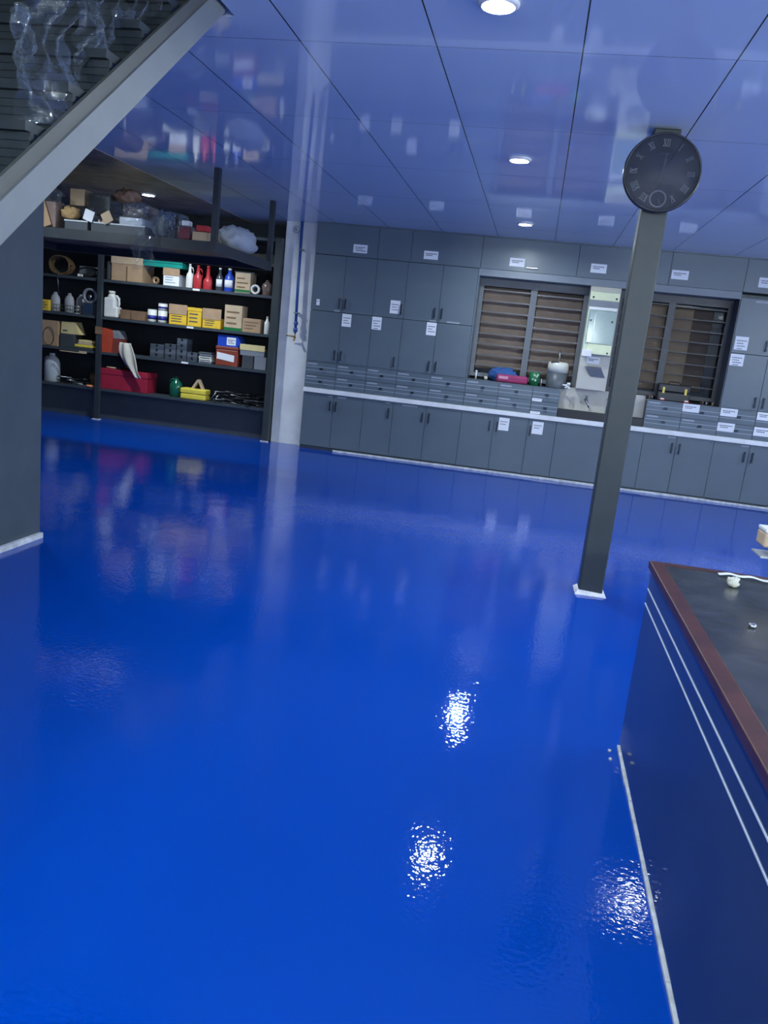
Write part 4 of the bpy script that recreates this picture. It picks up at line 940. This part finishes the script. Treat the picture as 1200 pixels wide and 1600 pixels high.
def tray(label, x0, x1, z0, h, d, y, m=None):
    m = m or mat('grey_bin', (.09, .105, .125), .3)
    t = thing('plastic_bin', label, 'bin', ((x0 + x1) / 2, y + d / 2, z0), group='shallow bins on the hanging rack'); w_ = x1 - x0
    b_ = MB(m).box(-w_ / 2, w_ / 2, -d / 2, d / 2, 0, .006, m).box(-w_ / 2, w_ / 2, -d / 2, -d / 2 + .006, .0065, h).box(-w_ / 2, w_ / 2, d / 2 - .006, d / 2, .0065, h).box(-w_ / 2, -w_ / 2 + .006, -d / 2 + .0065, d / 2 - .0065, .0065, h).box(w_ / 2 - .006, w_ / 2, -d / 2 + .0065, d / 2 - .0065, .0065, h)
    b_.build('bin_body', t)
    MB(ALU).box(-w_ / 2 - .006, w_ / 2 + .006, -d / 2 - .006, -d / 2 - .0005, h - .010, h + .002).build('rim', t)
    return t
RY = 7.34
tray('small grey bin at the left front of the hanging rack', -4.70, -4.46, RT, .09, .22, RY)
tray('wide grey bin holding parcels in the middle of the hanging rack', -4.42, -3.86, RT, .09, .30, RY)
parcel('brown strip carton standing at the far left of the rack', -4.98, -4.80, RT, .26, .16, RY, mat('mauve_card', (.33, .22, .18), .8), tilt=.0)
tag(MB(CARD).box(-.04, .04, -.006, .006, 0, .30, CARD).build('cardboard_strip', loc=(-4.87, RY - .02, RT + .0155)), 'loose brown cardboard strip leaning in front of the brown carton', 'cardboard')
bpy.data.objects['cardboard_strip'].rotation_euler.y = -.35
parcel('dark parcel at the back left of the rack carrying a tan box', -4.95, -4.69, RT, .27, .25, RY + .30, BLACK)
carton('tan cardboard box perched on the dark parcel at rack left', -4.86, -4.70, RT + .272, .16, d=.16, y=RY + .33, m=CARDL)
parcel('white edged card left of the brown strip carton', -5.16, -5.0, RT, .22, .10, RY, CARDL, film=False)
blob('paper_bundle', 'yellowish paper bundle between the strip carton and black wrapped parcel', 'paper', (-4.70, RY + .10, RT + .1), .18, .14, .12, mat('ochre_paper', (.45, .30, .14), .8), 6.1, folds=.15)
parcel('black film wrapped parcel with shiny corners on the rack', -4.66, -4.40, RT + .19, .22, .26, RY + .30, BLACK)
parcel('lower black parcel supporting the shiny wrapped one', -4.66, -4.40, RT, .188, .26, RY + .30, BLACK)
blob('paper_flower', 'pale pink crumpled paper lying in the wide bin', 'paper', (-4.34, RY + .09, RT + .0065), .13, .12, .11, mat('pale_rose_paper', (.55, .45, .40), .8), 2.7, folds=.4)
parcel('white box in the wide bin, right side', -4.16, -3.90, RT + .0065, .17, .22, RY + .03, PAPER)
parcel('brown bubble wrapped parcel behind the white box', -4.30, -4.00, RT, .33, .26, RY + .34, mat('mauve_card', (0, 0, 0)))
parcel('large clear wrapped dark parcel right of the bubble wrap', -3.82, -3.58, RT, .26, .24, RY + .16, mat('dull_dark_grey', (.035, .04, .048), .5))
CF = 'crumpled clear bags on the hanging rack'
for (l, x, y_, z_, a, b_, c_, sd_) in (('crumpled clear bag in front of the large dark parcel', -3.70, RY + .06, RT, .22, .12, .22, 1.3), ('crumpled clear bag spilling over the small grey bin', -4.52, RY + .15, RT + .0925, .12, .10, .12, 2.9),
        ('crumpled clear bag on the white box in the wide bin', -4.03, RY + .14, RT + .178, .26, .16, .12, 4.4), ('crumpled clear bag on the brown strip carton at far left', -4.90, RY + .09, RT + .262, .18, .13, .11, 6.6)):
    blob('clear_bag', l, 'plastic bag', (x, y_, z_), a, b_, c_, FILM, sd_, group=CF, folds=.30, n=36, k=22)
blob('rose_bubble_wrap', 'pinkish brown crumpled bubble wrap above the wide bin', 'bubble wrap', (-4.27, RY + .40, RT + .338), .26, .16, .13, mat('rose_brown', (.26, .16, .13), .35, bump=.6, bscale=60), 3.7, folds=.22)
for q, (x, z_, rt) in enumerate(((-4.45, .0925, .3), (-4.22, .0925, -.5))):
    o = MB(PAPER, ).box(-.05, .05, -.004, .004, 0, .10, (PAPER, CARDL)[q]).build('card_offcut', loc=(x, RY - .02, RT + .095)); o.rotation_euler.y = rt
    tag(o, ('white card offcut leaning at the left end of the wide bin', 'tan card offcut leaning on the rim of the wide bin')[q], 'card', 'card offcuts on the bins')
parcel('small red box near the right end of the hanging rack', -3.36, -3.22, RT + .085, .075, .12, RY + .02, RED, film=False)
carton('low tan box under the small red box on the rack', -3.37, -3.22, RT, .084, d=.14, y=RY, m=CARDL)
parcel('dark red wrapped parcel beside the low tan box', -3.53, -3.40, RT, .13, .16, RY, mat('maroon', (.22, .02, .04), .4))
tag(MB(PAPER).box(-.04, .04, -.04, .04, 0, .05, PAPER, bev=.01).build('white_carton', loc=(-3.465, RY + .08, RT + .1315)), 'small white carton on top of the dark red parcel', 'box')
bg = blob('plastic_bag', 'milky plastic bag stuffed full at the right edge of the hanging rack', 'bag', (-3.26, 8.22, RT), .34, .72, .25, BAG, 5.5, folds=.10)
rr = random.Random(4)
blob('yellow_cloth', 'yellow cloth tuffet in front of the milky bag', 'cloth', (-3.34, 7.74, RT), .12, .12, .16, YELL, 7.7, folds=.25)
film_ = MB(FILM)
film_.sheet(.22, .42, 12, 22, lambda u, v: Vector((u + .02 * math.sin(v * 22), .02 * noise3(u * 14, v * 10, 3), -v)), FILM)
tag(film_.build('hanging_film', loc=(-3.92, 7.24, RT + .10)), 'strip of clear film dangling from the front of the rack', 'plastic film')
